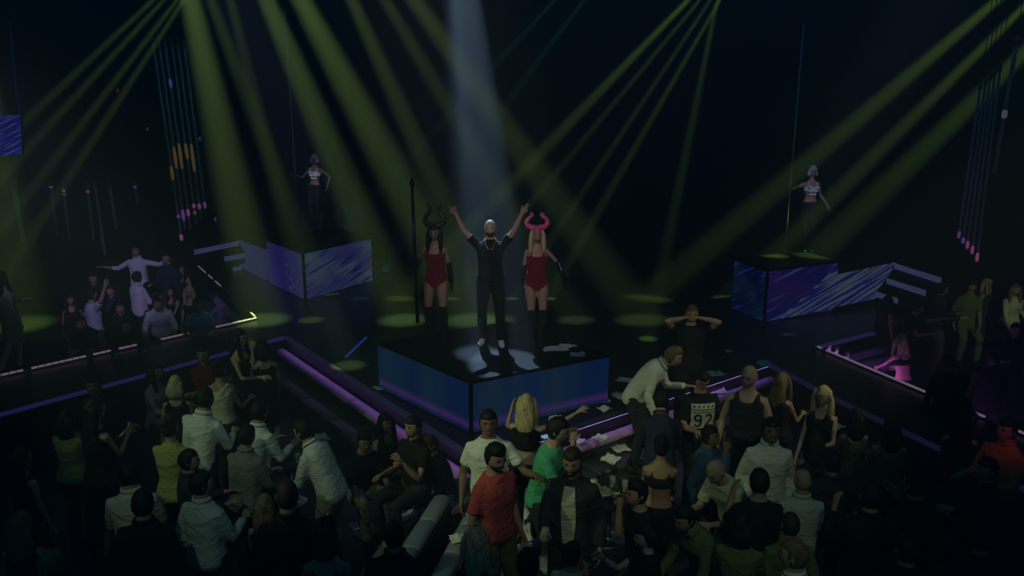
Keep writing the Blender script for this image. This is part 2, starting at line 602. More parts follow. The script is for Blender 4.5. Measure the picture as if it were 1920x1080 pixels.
lo0, lo1 = at(1450, 601, ZS), at(1662, 555, ZS)
fn = (RR - RC).cross(V3((0, 0, 1))).normalized()
if fn.y > 0: fn = -fn
lo0, lo1 = RC + fn * 0.11, RR + fn * 0.11
_, pt, n_ = screen_front('slanting violet screen front with dense white streaks', lo0, lo1,
                         [(1466, 598), (1662, 555.5), (1643, 546), (1664, 521), (1680, 493), (1571, 516), (1571, 503)], 'led_right')
lit_steps('three dark steps with white lit edges behind the right booth', pt, n_, [((1680, 493), (1768, 520.5)), ((1664, 521), (1738, 544)), ((1643, 546), (1685, 559))], 'led_edge', 0.36)
l0, c0 = at(501, 448.5, Z_S), at(567.7, 472.8, Z_S)
_, pt, n_ = screen_front('plain violet screen front joined to the podium of the pole dancer', c0 + (l0 - c0) * 1.05, c0 + (l0 - c0) * 2,
                         [(499, 526), (499, 470), (446, 451), (459, 474), (440, 484), (452, 502)], 'led_purple_flat')
lit_steps('three dark steps with pale violet edges near the jagged booth edge', pt, n_, [((446, 451), (362, 468)), ((459, 474), (420, 481)), ((452, 498), (436, 501))], 'led_edge')

# dark pole-mounted screens at the far left edge
sr = empty('led_screen', far(0, 252, 12.5)); tag(sr, 'small bright blue screen with white streaks at the edge of the hall', 'screen')
o = sr.location
quad_led('led_panel', far(-80, 292, 12.5) - o, far(41, 290, 12.5) - o, far(38, 216, 12.5) - o, far(-80, 216, 12.5) - o, 'led_screen', sr, 0.06)
link('hanger', tube_me('hanger', [far(38, 216, 12.55) - o, far(30, 170, 12.55) - o, far(18, 40, 12.55) - o], 0.012, 6), mat('bar_blue', (0.02, 0.03, 0.1), emit=lin(10, 16, 70), estr=0.35), sr)


# ------------------------------------------------------------------ light strips along the booths
def led_strip(label, p, q, gaps, z, m='strip_white', wash=True):
    """a strip of LED runs; p, q pixels; gaps as fractions taken out by resting hands and clothes"""
    a, b = at(*p, z), at(*q, z)
    root = empty('led_strip', a); tag(root, label, 'light strip')
    d = b - a
    up = V3((0, 0, 0.012))
    rail = tube_me('channel', [V3((0, 0, -0.012)), d + V3((0, 0, -0.012))], 0.014, 6)
    link('channel', rail, MATS['edge_metal'], root)
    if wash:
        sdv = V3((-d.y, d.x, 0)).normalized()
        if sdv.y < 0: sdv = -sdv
        link('added_wash', box_me('added_wash', (0, 0, 0), (d.length, 0.02, 0.03)), MATS['hidden_wash'], root, loc=d / 2 + sdv * 0.06 + V3((0, 0, -0.07)), rz=math.atan2(d.y, d.x))  # unseen strip added behind the edge to light the booth violet
    n = max(6, int(d.length / 0.10))
    bulb = None
    for i in range(n):
        t0, t1 = i / n, (i + 0.86) / n
        if any(g0 < (t0 + t1) / 2 < g1 for g0, g1 in gaps): continue
        if bulb is None:
            bulb = tube_me('led_module', [V3((0, 0, 0)), d.normalized() * (d.length * 0.84 / n)], 0.017, 6, False)
            bulb.materials.append(MATS[m])
        o = bpy.data.objects.new('led_module', bulb); COL.objects.link(o); o.parent = root
        o.location = d * t0 + up
    return root


led_strip('violet-white light strip along the edge of the booth with the men in white shirts', (-40, 714), (482, 597),
          ((0.135, 0.16), (0.33, 0.352), (0.425, 0.445), (0.51, 0.605), (0.655, 0.672), (0.71, 0.725), (0.835, 0.85)), ZS + 0.03)
led_strip('violet-white light strip along the edge of the booth with the blonde woman', (1533, 651), (1960, 831),
          ((0.035, 0.05), (0.80, 0.835), (0.665, 0.70)), ZS + 0.03)


led_strip('pink light strip along the jagged booth edge beside the dark women', (478, 594), (372, 500), ((0.06, 0.55), (0.64, 0.70), (0.78, 0.84)), ZS + 0.03, wash=False)


# ------------------------------------------------------------------ padded benches below the stage front
mat('violet_pad', (0.50, 0.28, 0.58), 0.5, bump=0.15, bscale=9)
mat('beige_pad', (0.40, 0.36, 0.28), 0.5, bump=0.1, bscale=8)
mat('grey_pad', (0.24, 0.27, 0.32), 0.42, bump=0.12, bscale=8)
mat('dark_pad', (0.04, 0.04, 0.045), 0.45, bump=0.1, bscale=8)


def bench(label, p, q, seat_m, back_m, n=3, depth=0.55, off=0.02, z_top=0.42, group=None, zs=0.26, glow=True):
    """a bench along the line p -> q on the floor, the seat on the right hand of that line"""
    p, q = V3((p[0], p[1], 0)), V3((q[0], q[1], 0))
    d = q - p
    ln = d.length
    rz = math.atan2(d.y, d.x)
    root = empty('bench', p, rz); tag(root, label, 'bench', group)
    link('base', box_me('base', (ln / 2, -off - depth / 2 - 0.03, (zs - 0.12) / 2), (ln - 0.02, depth - 0.06, zs - 0.12)), MATS['dark_pad'], root)
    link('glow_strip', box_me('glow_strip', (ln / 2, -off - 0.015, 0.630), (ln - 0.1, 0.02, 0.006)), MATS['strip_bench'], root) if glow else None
    w = ln / n
    for i in range(n):
        link('seat_cushion', box_me('seat_cushion', (w * (i + 0.5), -off - depth / 2 - 0.05, zs - 0.06), (w - 0.015, depth - 0.1, 0.12), 0.035, 2), MATS[seat_m], root)
        br_ = link('backrest', box_me('backrest', (w * (i + 0.5), -off - 0.07, (zs + z_top) / 2 - 0.03), (w - 0.012, 0.12, z_top - zs - 0.04), 0.02, 2), MATS['dark_pad'], root)
        link('back_roll', tube_me('back_roll', [(w * i + 0.006, -off - 0.105, z_top), (w * i + 0.03, -off - 0.105, z_top), (w * (i + 0.5), -off - 0.105, z_top), (w * (i + 1) - 0.03, -off - 0.105, z_top), (w * (i + 1) - 0.006, -off - 0.105, z_top)], [(0.085, 0.042), (0.096, 0.054), (0.098, 0.056), (0.096, 0.054), (0.085, 0.042)], 14), MATS[back_m], br_)
    return root


bench('violet-lit padded bench along the stage edge below the dancer with black horns', S_L1, S_C, 'dark_pad', 'violet_pad', 6)
bench('violet-lit padded bench under the pointing blonde woman', S_C, (S_C[0] + (S_R0[0] - S_C[0]) * 0.52, S_C[1] + (S_R0[1] - S_C[1]) * 0.52), 'dark_pad', 'violet_pad', 4)
bench('dark padded bench under the man with the number shirt', (S_C[0] + (S_R0[0] - S_C[0]) * 0.56, S_C[1] + (S_R0[1] - S_C[1]) * 0.56), S_R0, 'dark_pad', 'violet_pad', 3)
bench('beige padded bench in the corner beside the two women in black', (S_L1[0] - 1.75, S_L1[1] - 1.05), (S_L1[0] - 0.5, S_L1[1] - 0.30), 'beige_pad', 'violet_pad', 2)
bench('pink-lit padded bench inside the booth beside the man in the light tee', (PL1[0] + (PL2[0] - PL1[0]) * 0.45, PL1[1] + (PL2[1] - PL1[1]) * 0.45), (PL1[0] + (PL2[0] - PL1[0]) * 0.08, PL1[1] + (PL2[1] - PL1[1]) * 0.08), 'violet_pad', 'violet_pad', 2, z_top=0.36, glow=False)
bench('violet-lit padded bench inside the booth beside the blonde with bare back', (PR1[0] + (PR2[0] - PR1[0]) * 0.1, PR1[1] + (PR2[1] - PR1[1]) * 0.1), PR2, 'violet_pad', 'violet_pad', 2, z_top=0.36, glow=False)

# ------------------------------------------------------------------ people
SKIN = {
    'fair': mat('skin_fair', (0.52, 0.33, 0.25), 0.5, bump=0.02, bscale=60),
    'tan': mat('skin_tan', (0.40, 0.235, 0.165), 0.5, bump=0.02, bscale=60),
    'brown': mat('skin_brown', (0.24, 0.13, 0.085), 0.5, bump=0.02, bscale=60),
}


def hair_mat(name, c):
    m = mat('hair_' + name, c, 0.62, spec=0.3)
    nt = m.node_tree
    b = nt.nodes['Principled BSDF']
    tc = nt.nodes.new('ShaderNodeTexCoord')
    mp = nt.nodes.new('ShaderNodeMapping'); mp.inputs['Scale'].default_value = (70, 70, 7)
    n = nt.nodes.new('ShaderNodeTexNoise'); n.inputs['Scale'].default_value = 1.0; n.inputs['Detail'].default_value = 2
    nt.links.new(tc.outputs['Object'], mp.inputs['Vector']); nt.links.new(mp.outputs[0], n.inputs['Vector'])
    r = ramp(nt, n.outputs['Fac'], [(0.3, tuple(x * 0.5 for x in c)), (0.7, tuple(min(1, x * 1.35) for x in c))])
    nt.links.new(r, b.inputs['Base Color'])
    bp = nt.nodes.new('ShaderNodeBump'); bp.inputs['Strength'].default_value = 0.6; bp.inputs['Distance'].default_value = 0.01
    nt.links.new(n.outputs['Fac'], bp.inputs['Height']); nt.links.new(bp.outputs['Normal'], b.inputs['Normal'])
    return m


HAIR = {
    'black': hair_mat('black', (0.012, 0.011, 0.011)), 'brown': hair_mat('brown', (0.045, 0.026, 0.016)),
    'light': hair_mat('light', (0.20, 0.125, 0.06)), 'blonde': hair_mat('blonde', (0.55, 0.43, 0.24)),
    'grey': hair_mat('grey', (0.30, 0.29, 0.27)),
}


def cloth(name, c, rough=0.85):
    m = mat('cloth_' + name, c, rough, spec=0.25)
    nt = m.node_tree
    b = nt.nodes['Principled BSDF']
    tc = nt.nodes.new('ShaderNodeTexCoord')
    mp = nt.nodes.new('ShaderNodeMapping'); mp.inputs['Scale'].default_value = (7, 7, 12); mp.inputs['Rotation'].default_value = (0.4, 0.5, 0)
    n = nt.nodes.new('ShaderNodeTexNoise'); n.inputs['Scale'].default_value = 1.0; n.inputs['Detail'].default_value = 2; n.inputs['Distortion'].default_value = 0.8
    bp = nt.nodes.new('ShaderNodeBump'); bp.inputs['Strength'].default_value = 0.8; bp.inputs['Distance'].default_value = 0.035
    nt.links.new(tc.outputs['Object'], mp.inputs['Vector']); nt.links.new(mp.outputs[0], n.inputs['Vector'])
    nt.links.new(n.outputs['Fac'], bp.inputs['Height']); nt.links.new(bp.outputs['Normal'], b.inputs['Normal'])
    return m


CL = {k: cloth(k, c) for k, c in dict(
    white=(0.72, 0.72, 0.70), cream=(0.60, 0.56, 0.44), grey=(0.22, 0.22, 0.22), dark=(0.035, 0.036, 0.04), black=(0.012, 0.012, 0.013),
    navy=(0.02, 0.03, 0.06), red=(0.50, 0.085, 0.08), maroon=(0.16, 0.02, 0.03), green=(0.08, 0.42, 0.24), denim=(0.07, 0.12, 0.22), blue=(0.12, 0.22, 0.42),
    yellow=(0.34, 0.35, 0.11), beige=(0.42, 0.34, 0.22), olive=(0.13, 0.15, 0.06), pale=(0.50, 0.55, 0.56), lilac=(0.5, 0.42, 0.6),
    orange=(0.60, 0.16, 0.05), pink=(0.62, 0.22, 0.34)).items()}
CL['sequin'] = mat('cloth_sequin', (0.55, 0.05, 0.09), 0.28, 0.55, bump=1.0, bscale=220)
CL['gloss'] = mat('cloth_gloss_black', (0.012, 0.012, 0.014), 0.22)
CL['sparkle'] = mat('cloth_sparkle', (0.07, 0.07, 0.06), 0.25, 0.7, bump=1.0, bscale=160)
mat('eye_dark', (0.01, 0.008, 0.008), 0.2)
mat('eye_white', (0.6, 0.6, 0.6), 0.3)
mat('lips', (0.27, 0.13, 0.11), 0.5)
mat('lips_red', (0.5, 0.04, 0.06), 0.35)
mat('gold', (0.75, 0.55, 0.2), 0.3, 1.0)
mat('shell_white', (0.75, 0.75, 0.78), 0.3)

V3 = Vector


def _sm(a, b, x):
    t = np.clip((x - a) / (b - a), 0, 1)
    return t * t * (3 - 2 * t)


def grid_faces(nr, ns):
    f = [(i * ns + k, i * ns + (k + 1) % ns, (i + 1) * ns + (k + 1) % ns, (i + 1) * ns + k) for i in range(nr - 1) for k in range(ns)]
    f.append(tuple(range(ns - 1, -1, -1)))
    f.append(tuple((nr - 1) * ns + k for k in range(ns)))
    return f


_HN, _HS = 19, 26


def head_dirs():
    la = np.linspace(-math.pi / 2 + 0.08, math.pi / 2 - 0.08, _HN)
    lo = np.linspace(0, 2 * math.pi, _HS, endpoint=False)
    LA, LO = np.meshgrid(la, lo, indexing='ij')
    c = np.cos(LA) ** 0.86
    return np.stack([c * np.cos(LO), c * np.sin(LO), np.sin(LA)], -1).reshape(-1, 3)


def head_shape(female=False, hood=0.0):
    """head about its centre, face towards +Y; hood > 0 swells it into a smooth outer skin (for hair)"""
    d = head_dirs()
    p = d * np.array([0.076 if not female else 0.071, 0.094, 0.114])
    x, y, z = p[:, 0].copy(), p[:, 1].copy(), p[:, 2].copy()
    low = np.clip(-z / 0.116, 0, 1)
    x *= 1 - (0.34 if female else 0.26) * low ** 1.4
    y = np.where(y < 0, y * (1 - 0.42 * low ** 1.2), y * (1 - 0.10 * low))
    y += 0.014 * low * (d[:, 1] > 0)
    up = np.clip(z / 0.116, 0, 1)
    y = np.where(y < 0, y * (1 + 0.05 * (1 - up)), y)
    if hood == 0:
        fr = _sm(0.15, 0.75, d[:, 1])
        g = lambda cx, cz, sx, sz: np.exp(-((np.abs(x) - cx) / sx) ** 2 - ((z - cz) / sz) ** 2) * fr
        y += 0.021 * np.exp(-(x / 0.012) ** 2) * _sm(0.035, -0.022, z) * _sm(-0.045, -0.03, z) * fr    # nose
        y -= 0.011 * g(0.033, 0.014, 0.017, 0.013)                                                    # eye sockets
        y += 0.006 * g(0.028, 0.038, 0.03, 0.012)                                                     # brow
        y += 0.006 * g(0.0, -0.062, 0.024, 0.010)                                                     # lips
        y += 0.007 * g(0.0, -0.100, 0.022, 0.016)                                                     # chin
        x = x * (1 + 0.05 * np.exp(-((z + 0.02) / 0.03) ** 2) * fr)                                   # cheekbones
    q = np.stack([x, y, z], -1)
    return q


def ellipsoid_vf(c, r, nr=7, ns=10):
    la = np.linspace(-math.pi / 2 + 0.15, math.pi / 2 - 0.15, nr)
    v = []
    for a in la:
        for k in range(ns):
            b = 2 * math.pi * k / ns
            v.append(V3((c[0] + r[0] * math.cos(a) * math.cos(b), c[1] + r[1] * math.cos(a) * math.sin(b), c[2] + r[2] * math.sin(a))))
    return v, grid_faces(nr, ns)


def hair_vf(style, female):
    """hair about the head's centre as (verts, faces)"""
    d = head_dirs()
    h = head_shape(female, 1.0)
    y, z, x = d[:, 1], d[:, 2], np.abs(d[:, 0])
    front = _sm(-0.15, 0.55, y)
    line = -0.62 + 1.06 * front - 0.16 * x * (1 - front)      # hairline height by direction
    if style in ('long', 'bob', 'pony', 'up', 'curly'):
        line = -0.75 + 1.14 * front ** 1.3
    if style == 'receding':
        line = -0.62 + 1.36 * front
    m = _sm(-0.07, 0.09, z - line)
    th = {'buzz': 1.035, 'short': 1.085, 'receding': 1.05, 'quiff': 1.09, 'long': 1.10, 'bob': 1.14, 'pony': 1.07, 'up': 1.08, 'curly': 1.18}.get(style, 1.08)
    r = 0.82 + (th - 0.82) * m
    if style == 'quiff':
        r = r + 0.14 * m * _sm(0.45, 0.9, z) * _sm(-0.3, 0.5, y)
    p = h * r[:, None]
    jit = {'curly': 0.012, 'quiff': 0.005, 'short': 0.003}.get(style, 0.002)
    rs = np.random.RandomState(abs(hash(style)) % 1000 if False else len(style) * 7)
    p = p + rs.uniform(-jit, jit, p.shape) * m[:, None]
    v = [V3(q) for q in p]
    f = grid_faces(_HN, _HS)
    return v, f


def hair_drape(length, female=True, wave=0.0):
    """a fall of hair from the back of the head"""
    pts, rad = [], []
    n = max(5, int(length / 0.06))
    for i in range(n + 1):
        t = i / n
        zz = 0.055 - t * (length + 0.055)
        yy = -0.030 - 0.045 * _sm(0.0, 0.5, np.array(t)) - wave * math.sin(t * 9)
        w = 0.078 + 0.030 * math.sin(min(1, t * 1.35) * math.pi * 0.5) - 0.05 * max(0, t - 0.72) / 0.28
        dp = 0.062 - 0.022 * t - 0.012 * max(0, t - 0.75) / 0.25
        pts.append((0, float(yy), zz)); rad.append((w, dp))
    v, f = [], []
    ns = 16
    for (p, r) in zip(pts, rad):
        for k in range(ns):
            a = 2 * math.pi * k / ns
            ripple = 1 + 0.06 * math.sin(a * 5 + p[2] * 30)
            v.append(V3((r[0] * math.cos(a) * ripple, p[1] + r[1] * math.sin(a) * ripple, p[2])))
    f = grid_faces(len(pts), ns)
    return v, f


def hand_vf(wrist, dirn, normal, side, s=1.0, curl=0.25, curls=None, spread=0.0):
    """palm, four fingers and a thumb; normal points out of the palm; side +1 when the thumb leaves towards normal x dirn"""
    d = dirn.normalized()
    n = (normal - d * normal.dot(d)).normalized()
    u = n.cross(d) * side
    mb = MB()
    pal = [wrist - d * 0.03 * s, wrist, wrist + d * 0.035 * s, wrist + d * 0.075 * s, wrist + d * 0.088 * s]
    rr = [(0.022, 0.02), (0.027, 0.018), (0.037, 0.016), (0.039, 0.014), (0.034, 0.010)]
    v, seg = [], 10
    for p, r in zip(pal, rr):
        for k in range(seg):
            a = 2 * math.pi * k / seg
            v.append(p + u * (math.cos(a) * r[0] * s) + n * (math.sin(a) * r[1] * s))
    mb.add((v, grid_faces(len(pal), seg)))
    cs = curls or [curl] * 4
    for i, (off, ln) in enumerate(((0.029, 0.072), (0.010, 0.082), (-0.010, 0.077), (-0.028, 0.060))):
        p = wrist + d * (0.078 * s) + u * (off * s)
        fd = (d + u * (off * (3.5 + 9 * spread))).normalized()
        pts = [p - fd * 0.012 * s, p]
        ang = 0.0
        for j, fr in enumerate((0.45, 0.31, 0.24)):
            ang += (0.95, 1.35, 0.9)[j] * cs[i]
            q = fd * math.cos(ang) + n * math.sin(ang)
            p = p + q * (ln * fr * s)
            pts.append(p)
        mb.tube(pts, [0.0105 * s, 0.0102 * s, 0.0095 * s, 0.0085 * s, 0.006 * s], 6)
    th = wrist + d * (0.026 * s) + u * (0.026 * s)
    c = max(cs[0], 0.15)
    t1 = (u * (0.8 - 0.45 * c) + d * 0.75 + n * (0.35 + 0.5 * c)).normalized()
    t2 = (u * (0.35 - 0.6 * c) + d * 0.9 + n * (0.35 + 0.5 * c)).normalized()
    mb.tube([th - t1 * 0.012 * s, th, th + t1 * 0.040 * s, th + t1 * 0.040 * s + t2 * 0.034 * s], [0.013 * s, 0.014 * s, 0.0115 * s, 0.0075 * s], 6)
    return mb.v, mb.f


def ik(a, b, l1, l2, pole):
    """middle joint of a two-bone chain from a to b"""
    d = b - a
    L = max(1e-4, d.length)
    m = l1 + l2 - 0.004
    if L > m:
        b = a + d * (m / L); d = b - a; L = m
    x = (l1 * l1 - l2 * l2 + L * L) / (2 * L)
    h = math.sqrt(max(0.0, l1 * l1 - x * x))
    e = d.normalized()
    p = pole - e * pole.dot(e)
    if p.length < 1e-4: p = V3((0, 1, 0))
    return a + e * x + p.normalized() * h, b


ARMS = {
    'down': (0.09, 0.05, -0.50), 'hang': (0.05, 0.10, -0.50), 'hold': (-0.02, 0.34, -0.22), 'holdup': (-0.02, 0.30, -0.02),
    'cross': (-0.24, 0.24, -0.22), 'phone': (-0.12, 0.30, -0.10), 'up': (0.24, 0.10, 0.44), 'out': (0.50, 0.04, -0.02),
    'outup': (0.44, 0.06, 0.26), 'face': (-0.13, 0.15, 0.12), 'rail': (0.02, 0.40, -0.34), 'lap': (-0.06, 0.34, -0.40),
    'hip': (0.16, 0.02, -0.38), 'reach': (0.06, 0.52, 0.02), 'ear': (-0.07, 0.06, 0.20), 'mouth': (-0.16, 0.20, 0.14),
    'point': (0.10, 0.50, 0.16), 'round': (0.12, 0.42, 0.02), 'knee': (0.02, 0.40, -0.42), 'low': (0.0, 0.28, -0.42), 'edge': (0.05, 0.28, -0.24),
}
RING_M = [(-0.10, .130, .100, 0), (-0.03, .165, .118, 0), (0.08, .150, .108, 0), (0.18, .150, .106, 0), (0.28, .160, .115, .004), (0.38, .170, .115, .006), (0.43, .160, .098, -.002), (0.465, .128, .084, -.006), (0.505, .082, .070, -.006), (0.54, .058, .060, 0), (0.62, .052, .055, .008)]
RING_F = [(-0.10, .135, .105, -.004), (-0.03, .172, .124, -.008), (0.07, .140, .105, -.004), (0.15, .116, .090, 0), (0.25, .132, .102, .006), (0.33, .143, .124, .018), (0.40, .147, .100, .008), (0.43, .138, .084, 0), (0.465, .105, .070, -.004), (0.505, .062, .056, -.004), (0.535, .046, .047, 0), (0.62, .042, .046, .008)]

PENDING = []       # (object, extra shapes) whose shells are fused into one skin at the end
CENTRES = []


def fuse(o, voxel, smooth=4, extra=None):
    m = o.modifiers.new('fuse', 'REMESH'); m.mode = 'VOXEL'; m.voxel_size = voxel; m.use_smooth_shade = True
    s = o.modifiers.new('smooth', 'SMOOTH'); s.factor = 0.5; s.iterations = smooth
    PENDING.append((o, extra))


def flush():
    dg = bpy.context.evaluated_depsgraph_get()
    done = []
    for o, extra in PENDING:
        done.append(bpy.data.meshes.new_from_object(o.evaluated_get(dg)))
    for (o, extra), me in zip(PENDING, done):
        mats = list(o.data.materials)
        o.modifiers.clear()
        if extra:
            n = len(me.vertices)
            co = np.empty(n * 3); me.vertices.foreach_get('co', co)
            v = [tuple(c) for c in co.reshape(-1, 3)] + [tuple(c) for c in extra[0]]
            f = [tuple(p.vertices) for p in me.polygons] + [tuple(i + n for i in q) for q in extra[1]]
            me = mesh(o.data.name, v, f, True)
        else:
            me.polygons.foreach_set('use_smooth', [True] * len(me.polygons))
        me.materials.clear()
        for mm in mats: me.materials.append(mm)
        o.data = me
    PENDING.clear()


def person(label, head=None, floor=0.0, H=1.75, face=0.0, fem=False, lean=0.0, bend=0.0, tilt=0.0, twist=0.0, hz=0.95,
           L='down', Rr='down', pole_l=None, pole_r=None, feet=((0.10, 0.0), (0.10, 0.02)), knee=None, look=0.0, nod=0.0, cock=0.0,
           skin='tan', hair='short', hc='black', hlen=0.35, top='shirt', tc='white', sleeve=0.95, bottom='trousers', bc='dark', shoe='black',
           boots=None, group=None, curl_l=0.3, curl_r=0.3, curls_l=None, curls_r=None, eyes=True, voxel=0.018, pos=None, gloves=None, neck=0.0,
           spread=0.0, thumb_l=None, thumb_r=None, beard=False, dlen=0.42, lips='lips', free=True):
    """one person; head = pixel of the head's centre in the photograph, the feet stand on the level floor"""
    s = H / 1.75
    rings = RING_F if fem else RING_M
    k = 0.93 if fem else 1.0
    # --- spine
    def spine(t):
        a = R(lean) + R(bend) * max(0.0, t) / 0.5
        n = 12
        p = V3((0, 0, hz)); up = V3((0, 0, 1))
        st = t / n
        for i in range(n):
            ai = R(lean) * (1 if t > 0 else 0.5) + R(bend) * max(0.0, st * (i + 0.5)) / 0.5
            up = V3((math.sin(R(tilt)) * (1 if t > 0 else 0), math.sin(ai), math.cos(ai))).normalized()
            p = p + up * st
        return p, up
    def frame(t):
        p, up = spine(t)
        tw = R(twist) * max(0.0, min(1.0, t / 0.4))
        r = V3((math.cos(tw), math.sin(tw), 0))
        r = (r - up * r.dot(up)).normalized()
        return p, r, up.cross(r).normalized() , up
    # a little taller or shorter, so that nobody stands inside a neighbour
    pn0, _, _, up0 = frame(0.60)
    hc0 = pn0 + up0 * 0.032 + V3((0, 0.016, 0.030))
    rot0 = Matrix.Rotation(math.pi + R(face), 3, 'Z')
    mid0 = (frame(0.25)[0] + frame(0.0)[0]) / 2
    best = None
    for dh in ((0.0, 0.04, -0.04, 0.08, -0.08, 0.11, -0.11, 0.14, -0.14) if pos is None and free else (0.0,)):
        s2 = (H + dh) / 1.75
        if pos is not None: l2 = V3((pos[0], pos[1], floor))
        else:
            w2 = at(head[0], head[1], floor + hc0.z * s2)
            l2 = w2 - rot0 @ V3((hc0.x * s2, hc0.y * s2, 0)); l2.z = floor
        c2 = l2 + rot0 @ (mid0 * s2)
        dm = min([(V3((c2.x, c2.y, 0)) - V3((q.x, q.y, 0))).length for q in CENTRES] or [9.0])
        if best is None or dm > best[0] + 0.02: best = (dm, dh, c2)
        if dm > 0.50: best = (dm, dh, c2); break
    CENTRES.append(best[2])
    H += best[1]; s = H / 1.75

    def ring_loft(rs, off, extra_depth=0.0, seg=18, end_shrink=True):
        v = []
        for (t, w, dp, fo) in rs:
            p, r, f, up = frame(t)
            for i in range(seg):
                a = 2 * math.pi * i / seg
                c, sn = math.cos(a), math.sin(a)
                e = 0.82
                cx = math.copysign(abs(c) ** e, c); sy = math.copysign(abs(sn) ** e, sn)
                v.append((p + r * (cx * (w + off)) + f * (sy * (dp + off + extra_depth) + fo)) * s)
        return v, grid_faces(len(rs), seg)
    torso_cover = top not in ('bare',)
    shrink = -0.012 if torso_cover else 0.0
    rs_body = [(t, w + (shrink if t < (0.36 if top in ('tank', 'dress', 'bodysuit', 'crop', 'bra') else 0.46) else 0), dp + (shrink if t < (0.36 if top in ('tank', 'dress', 'bodysuit', 'crop', 'bra') else 0.46) else 0), fo) for (t, w, dp, fo) in rings]
    body = MB(); body.add(ring_loft(rs_body, 0.0))
    # --- arms
    ext = MB()
    J = {}
    sx = 0.142 if fem else 0.160
    ps, rr_, ff_, uu_ = frame(0.422)
    arms = {}
    for sd, key, pole, cl, cls, tm in ((-1, L, pole_l, curl_l, curls_l, thumb_l), (1, Rr, pole_r, curl_r, curls_r, thumb_r)):
        # sd -1: the person's own left when seen from behind is -X; local +X is the person's right
        sh = ps + rr_ * (sx * sd)
        t = ARMS[key] if isinstance(key, str) else key
        tgt = sh + V3((t[0] * sd, t[1], t[2]))
        pl = V3(pole) if pole else V3((0.35 * sd, -0.45, -1.0))
        if pole: pl.x *= sd
        el, wr = ik(sh, tgt, 0.285 * k, 0.255 * k, pl)
        arms[sd] = (sh, el, wr)
        a_sh, a_el, a_fo, a_wr = (0.040, 0.033, 0.034, 0.022) if fem else (0.050, 0.040, 0.041, 0.027)
        slv = sleeve if torso_cover else 0
        dk = 0.86 if slv > 0.5 else 1.0
        fo = el + (wr - el) * 0.28
        sh0 = sh - rr_ * (0.05 * sd) + V3((0, 0, -0.01))
        body.tube([sh0 * s, (sh + V3((0, 0, 0.0))) * s, (sh + (el - sh) * 0.5) * s, el * s, fo * s, wr * s, (wr + (wr - el).normalized() * 0.02) * s],
                  [a_sh * 0.9 * s, a_sh * s, a_sh * 0.9 * dk * s, a_el * dk * s, a_fo * dk * s, a_wr * s, a_wr * s], 10)
        d = (wr - el).normalized()
        if tm: nrm = V3((tm[0] * sd, tm[1], tm[2]))
        else: nrm = V3((-1.0 * sd, 0.15, -0.2)) if abs(d.z) > 0.5 else V3((-0.35 * sd, 0.0, -1.0))
        hv = hand_vf(wr * s, d, nrm, sd, s * (0.92 if fem else 1.0), cl, cls, spread)
        J['hand_l' if sd < 0 else 'hand_r'] = (wr + d * 0.09) * s
        J['dir_l' if sd < 0 else 'dir_r'] = d
        arms[(sd, 'hand')] = hv
        if not gloves: ext.add(hv)
    # --- legs
    legs = {}
    for sd, ft in zip((-1, 1), feet):
        hp = V3((0.088 * sd, 0, hz - 0.03))
        fz = ft[2] if len(ft) > 2 else 0.0
        an = V3((ft[0] * sd, ft[1], 0.085 + fz))
        kp = V3(knee) if knee else V3((0.12 * sd, 1.0, 0.0))
        if knee: kp.x *= sd
        kn, an = ik(hp, an, 0.43, 0.43, kp)
        legs[sd] = (hp, kn, an)
        cov = 0.9 if bottom in ('trousers', 'jeans') else 1.0
        th = 0.088 if fem else 0.084
        fw = V3((0.12 * sd, 1, 0)).normalized()
        body.tube([(hp + V3((0, 0, 0.04))) * s, (hp + (kn - hp) * 0.35) * s, (hp + (kn - hp) * 0.75) * s, kn * s, (kn + (an - kn) * 0.3) * s, (kn + (an - kn) * 0.65) * s, an * s],
                  [th * cov * s, th * 0.95 * cov * s, 0.062 * cov * s, 0.050 * cov * s, 0.054 * cov * s, 0.042 * cov * s, 0.035 * s], 12)
        body.tube([(an - fw * 0.05 + V3((0, 0, -0.045))) * s, (an + fw * 0.03 + V3((0, 0, -0.045))) * s, (an + fw * 0.12 + V3((0, 0, -0.06))) * s, (an + fw * 0.17 + V3((0, 0, -0.065))) * s],
                  [0.034 * s, 0.036 * s, (0.036 * s, 0.022 * s), 0.016 * s], 8)
    # --- head
    pn, _, _, upn = frame(0.60)
    hcn = pn + upn * 0.032 + V3((0, 0.016, 0.030))
    yaw = R(look) + R(twist)
    M = Matrix.Translation(hcn * s) @ Matrix.Rotation(-yaw, 4, 'Z') @ Matrix.Rotation(R(-nod), 4, 'X') @ Matrix.Rotation(R(cock), 4, 'Y') @ Matrix.Scale(s, 4)
    hv = [M @ V3(q) for q in head_shape(fem)]
    hm = MB(); hm.add((hv, grid_faces(_HN, _HS)))
    for sd in (-1, 1):
        ev, ef = ellipsoid_vf((sd * (0.073 if not fem else 0.069), -0.008, -0.004), (0.010, 0.018, 0.030), 5, 8)
        hm.add(([M @ q for q in ev], ef))
    ext.add((hm.v, hm.f))
    # neck up into the head
    body.tube([(pn - upn * 0.06) * s, pn * s, (hcn + V3((0, -0.012, -0.05))) * s], [0.05 * s * k, 0.048 * s * k, 0.046 * s * k], 10)

    # --- place it
    hl = M @ V3((0, 0, 0))
    a = math.pi + R(face)
    rot = Matrix.Rotation(a, 3, 'Z')     # local +Y (front) turned to the wanted heading
    if pos is not None:
        loc = V3((pos[0], pos[1], floor))
    else:
        w = at(head[0], head[1], floor + hl.z)
        o2 = rot @ V3((hl.x, hl.y, 0))
        loc = V3((w.x - o2.x, w.y - o2.y, floor))
    root = link('person', body.me('body'), SKIN[skin], loc=loc, rz=a)
    fuse(root, voxel * s, 4, (ext.v, ext.f))
    tag(root, label, 'person', group)
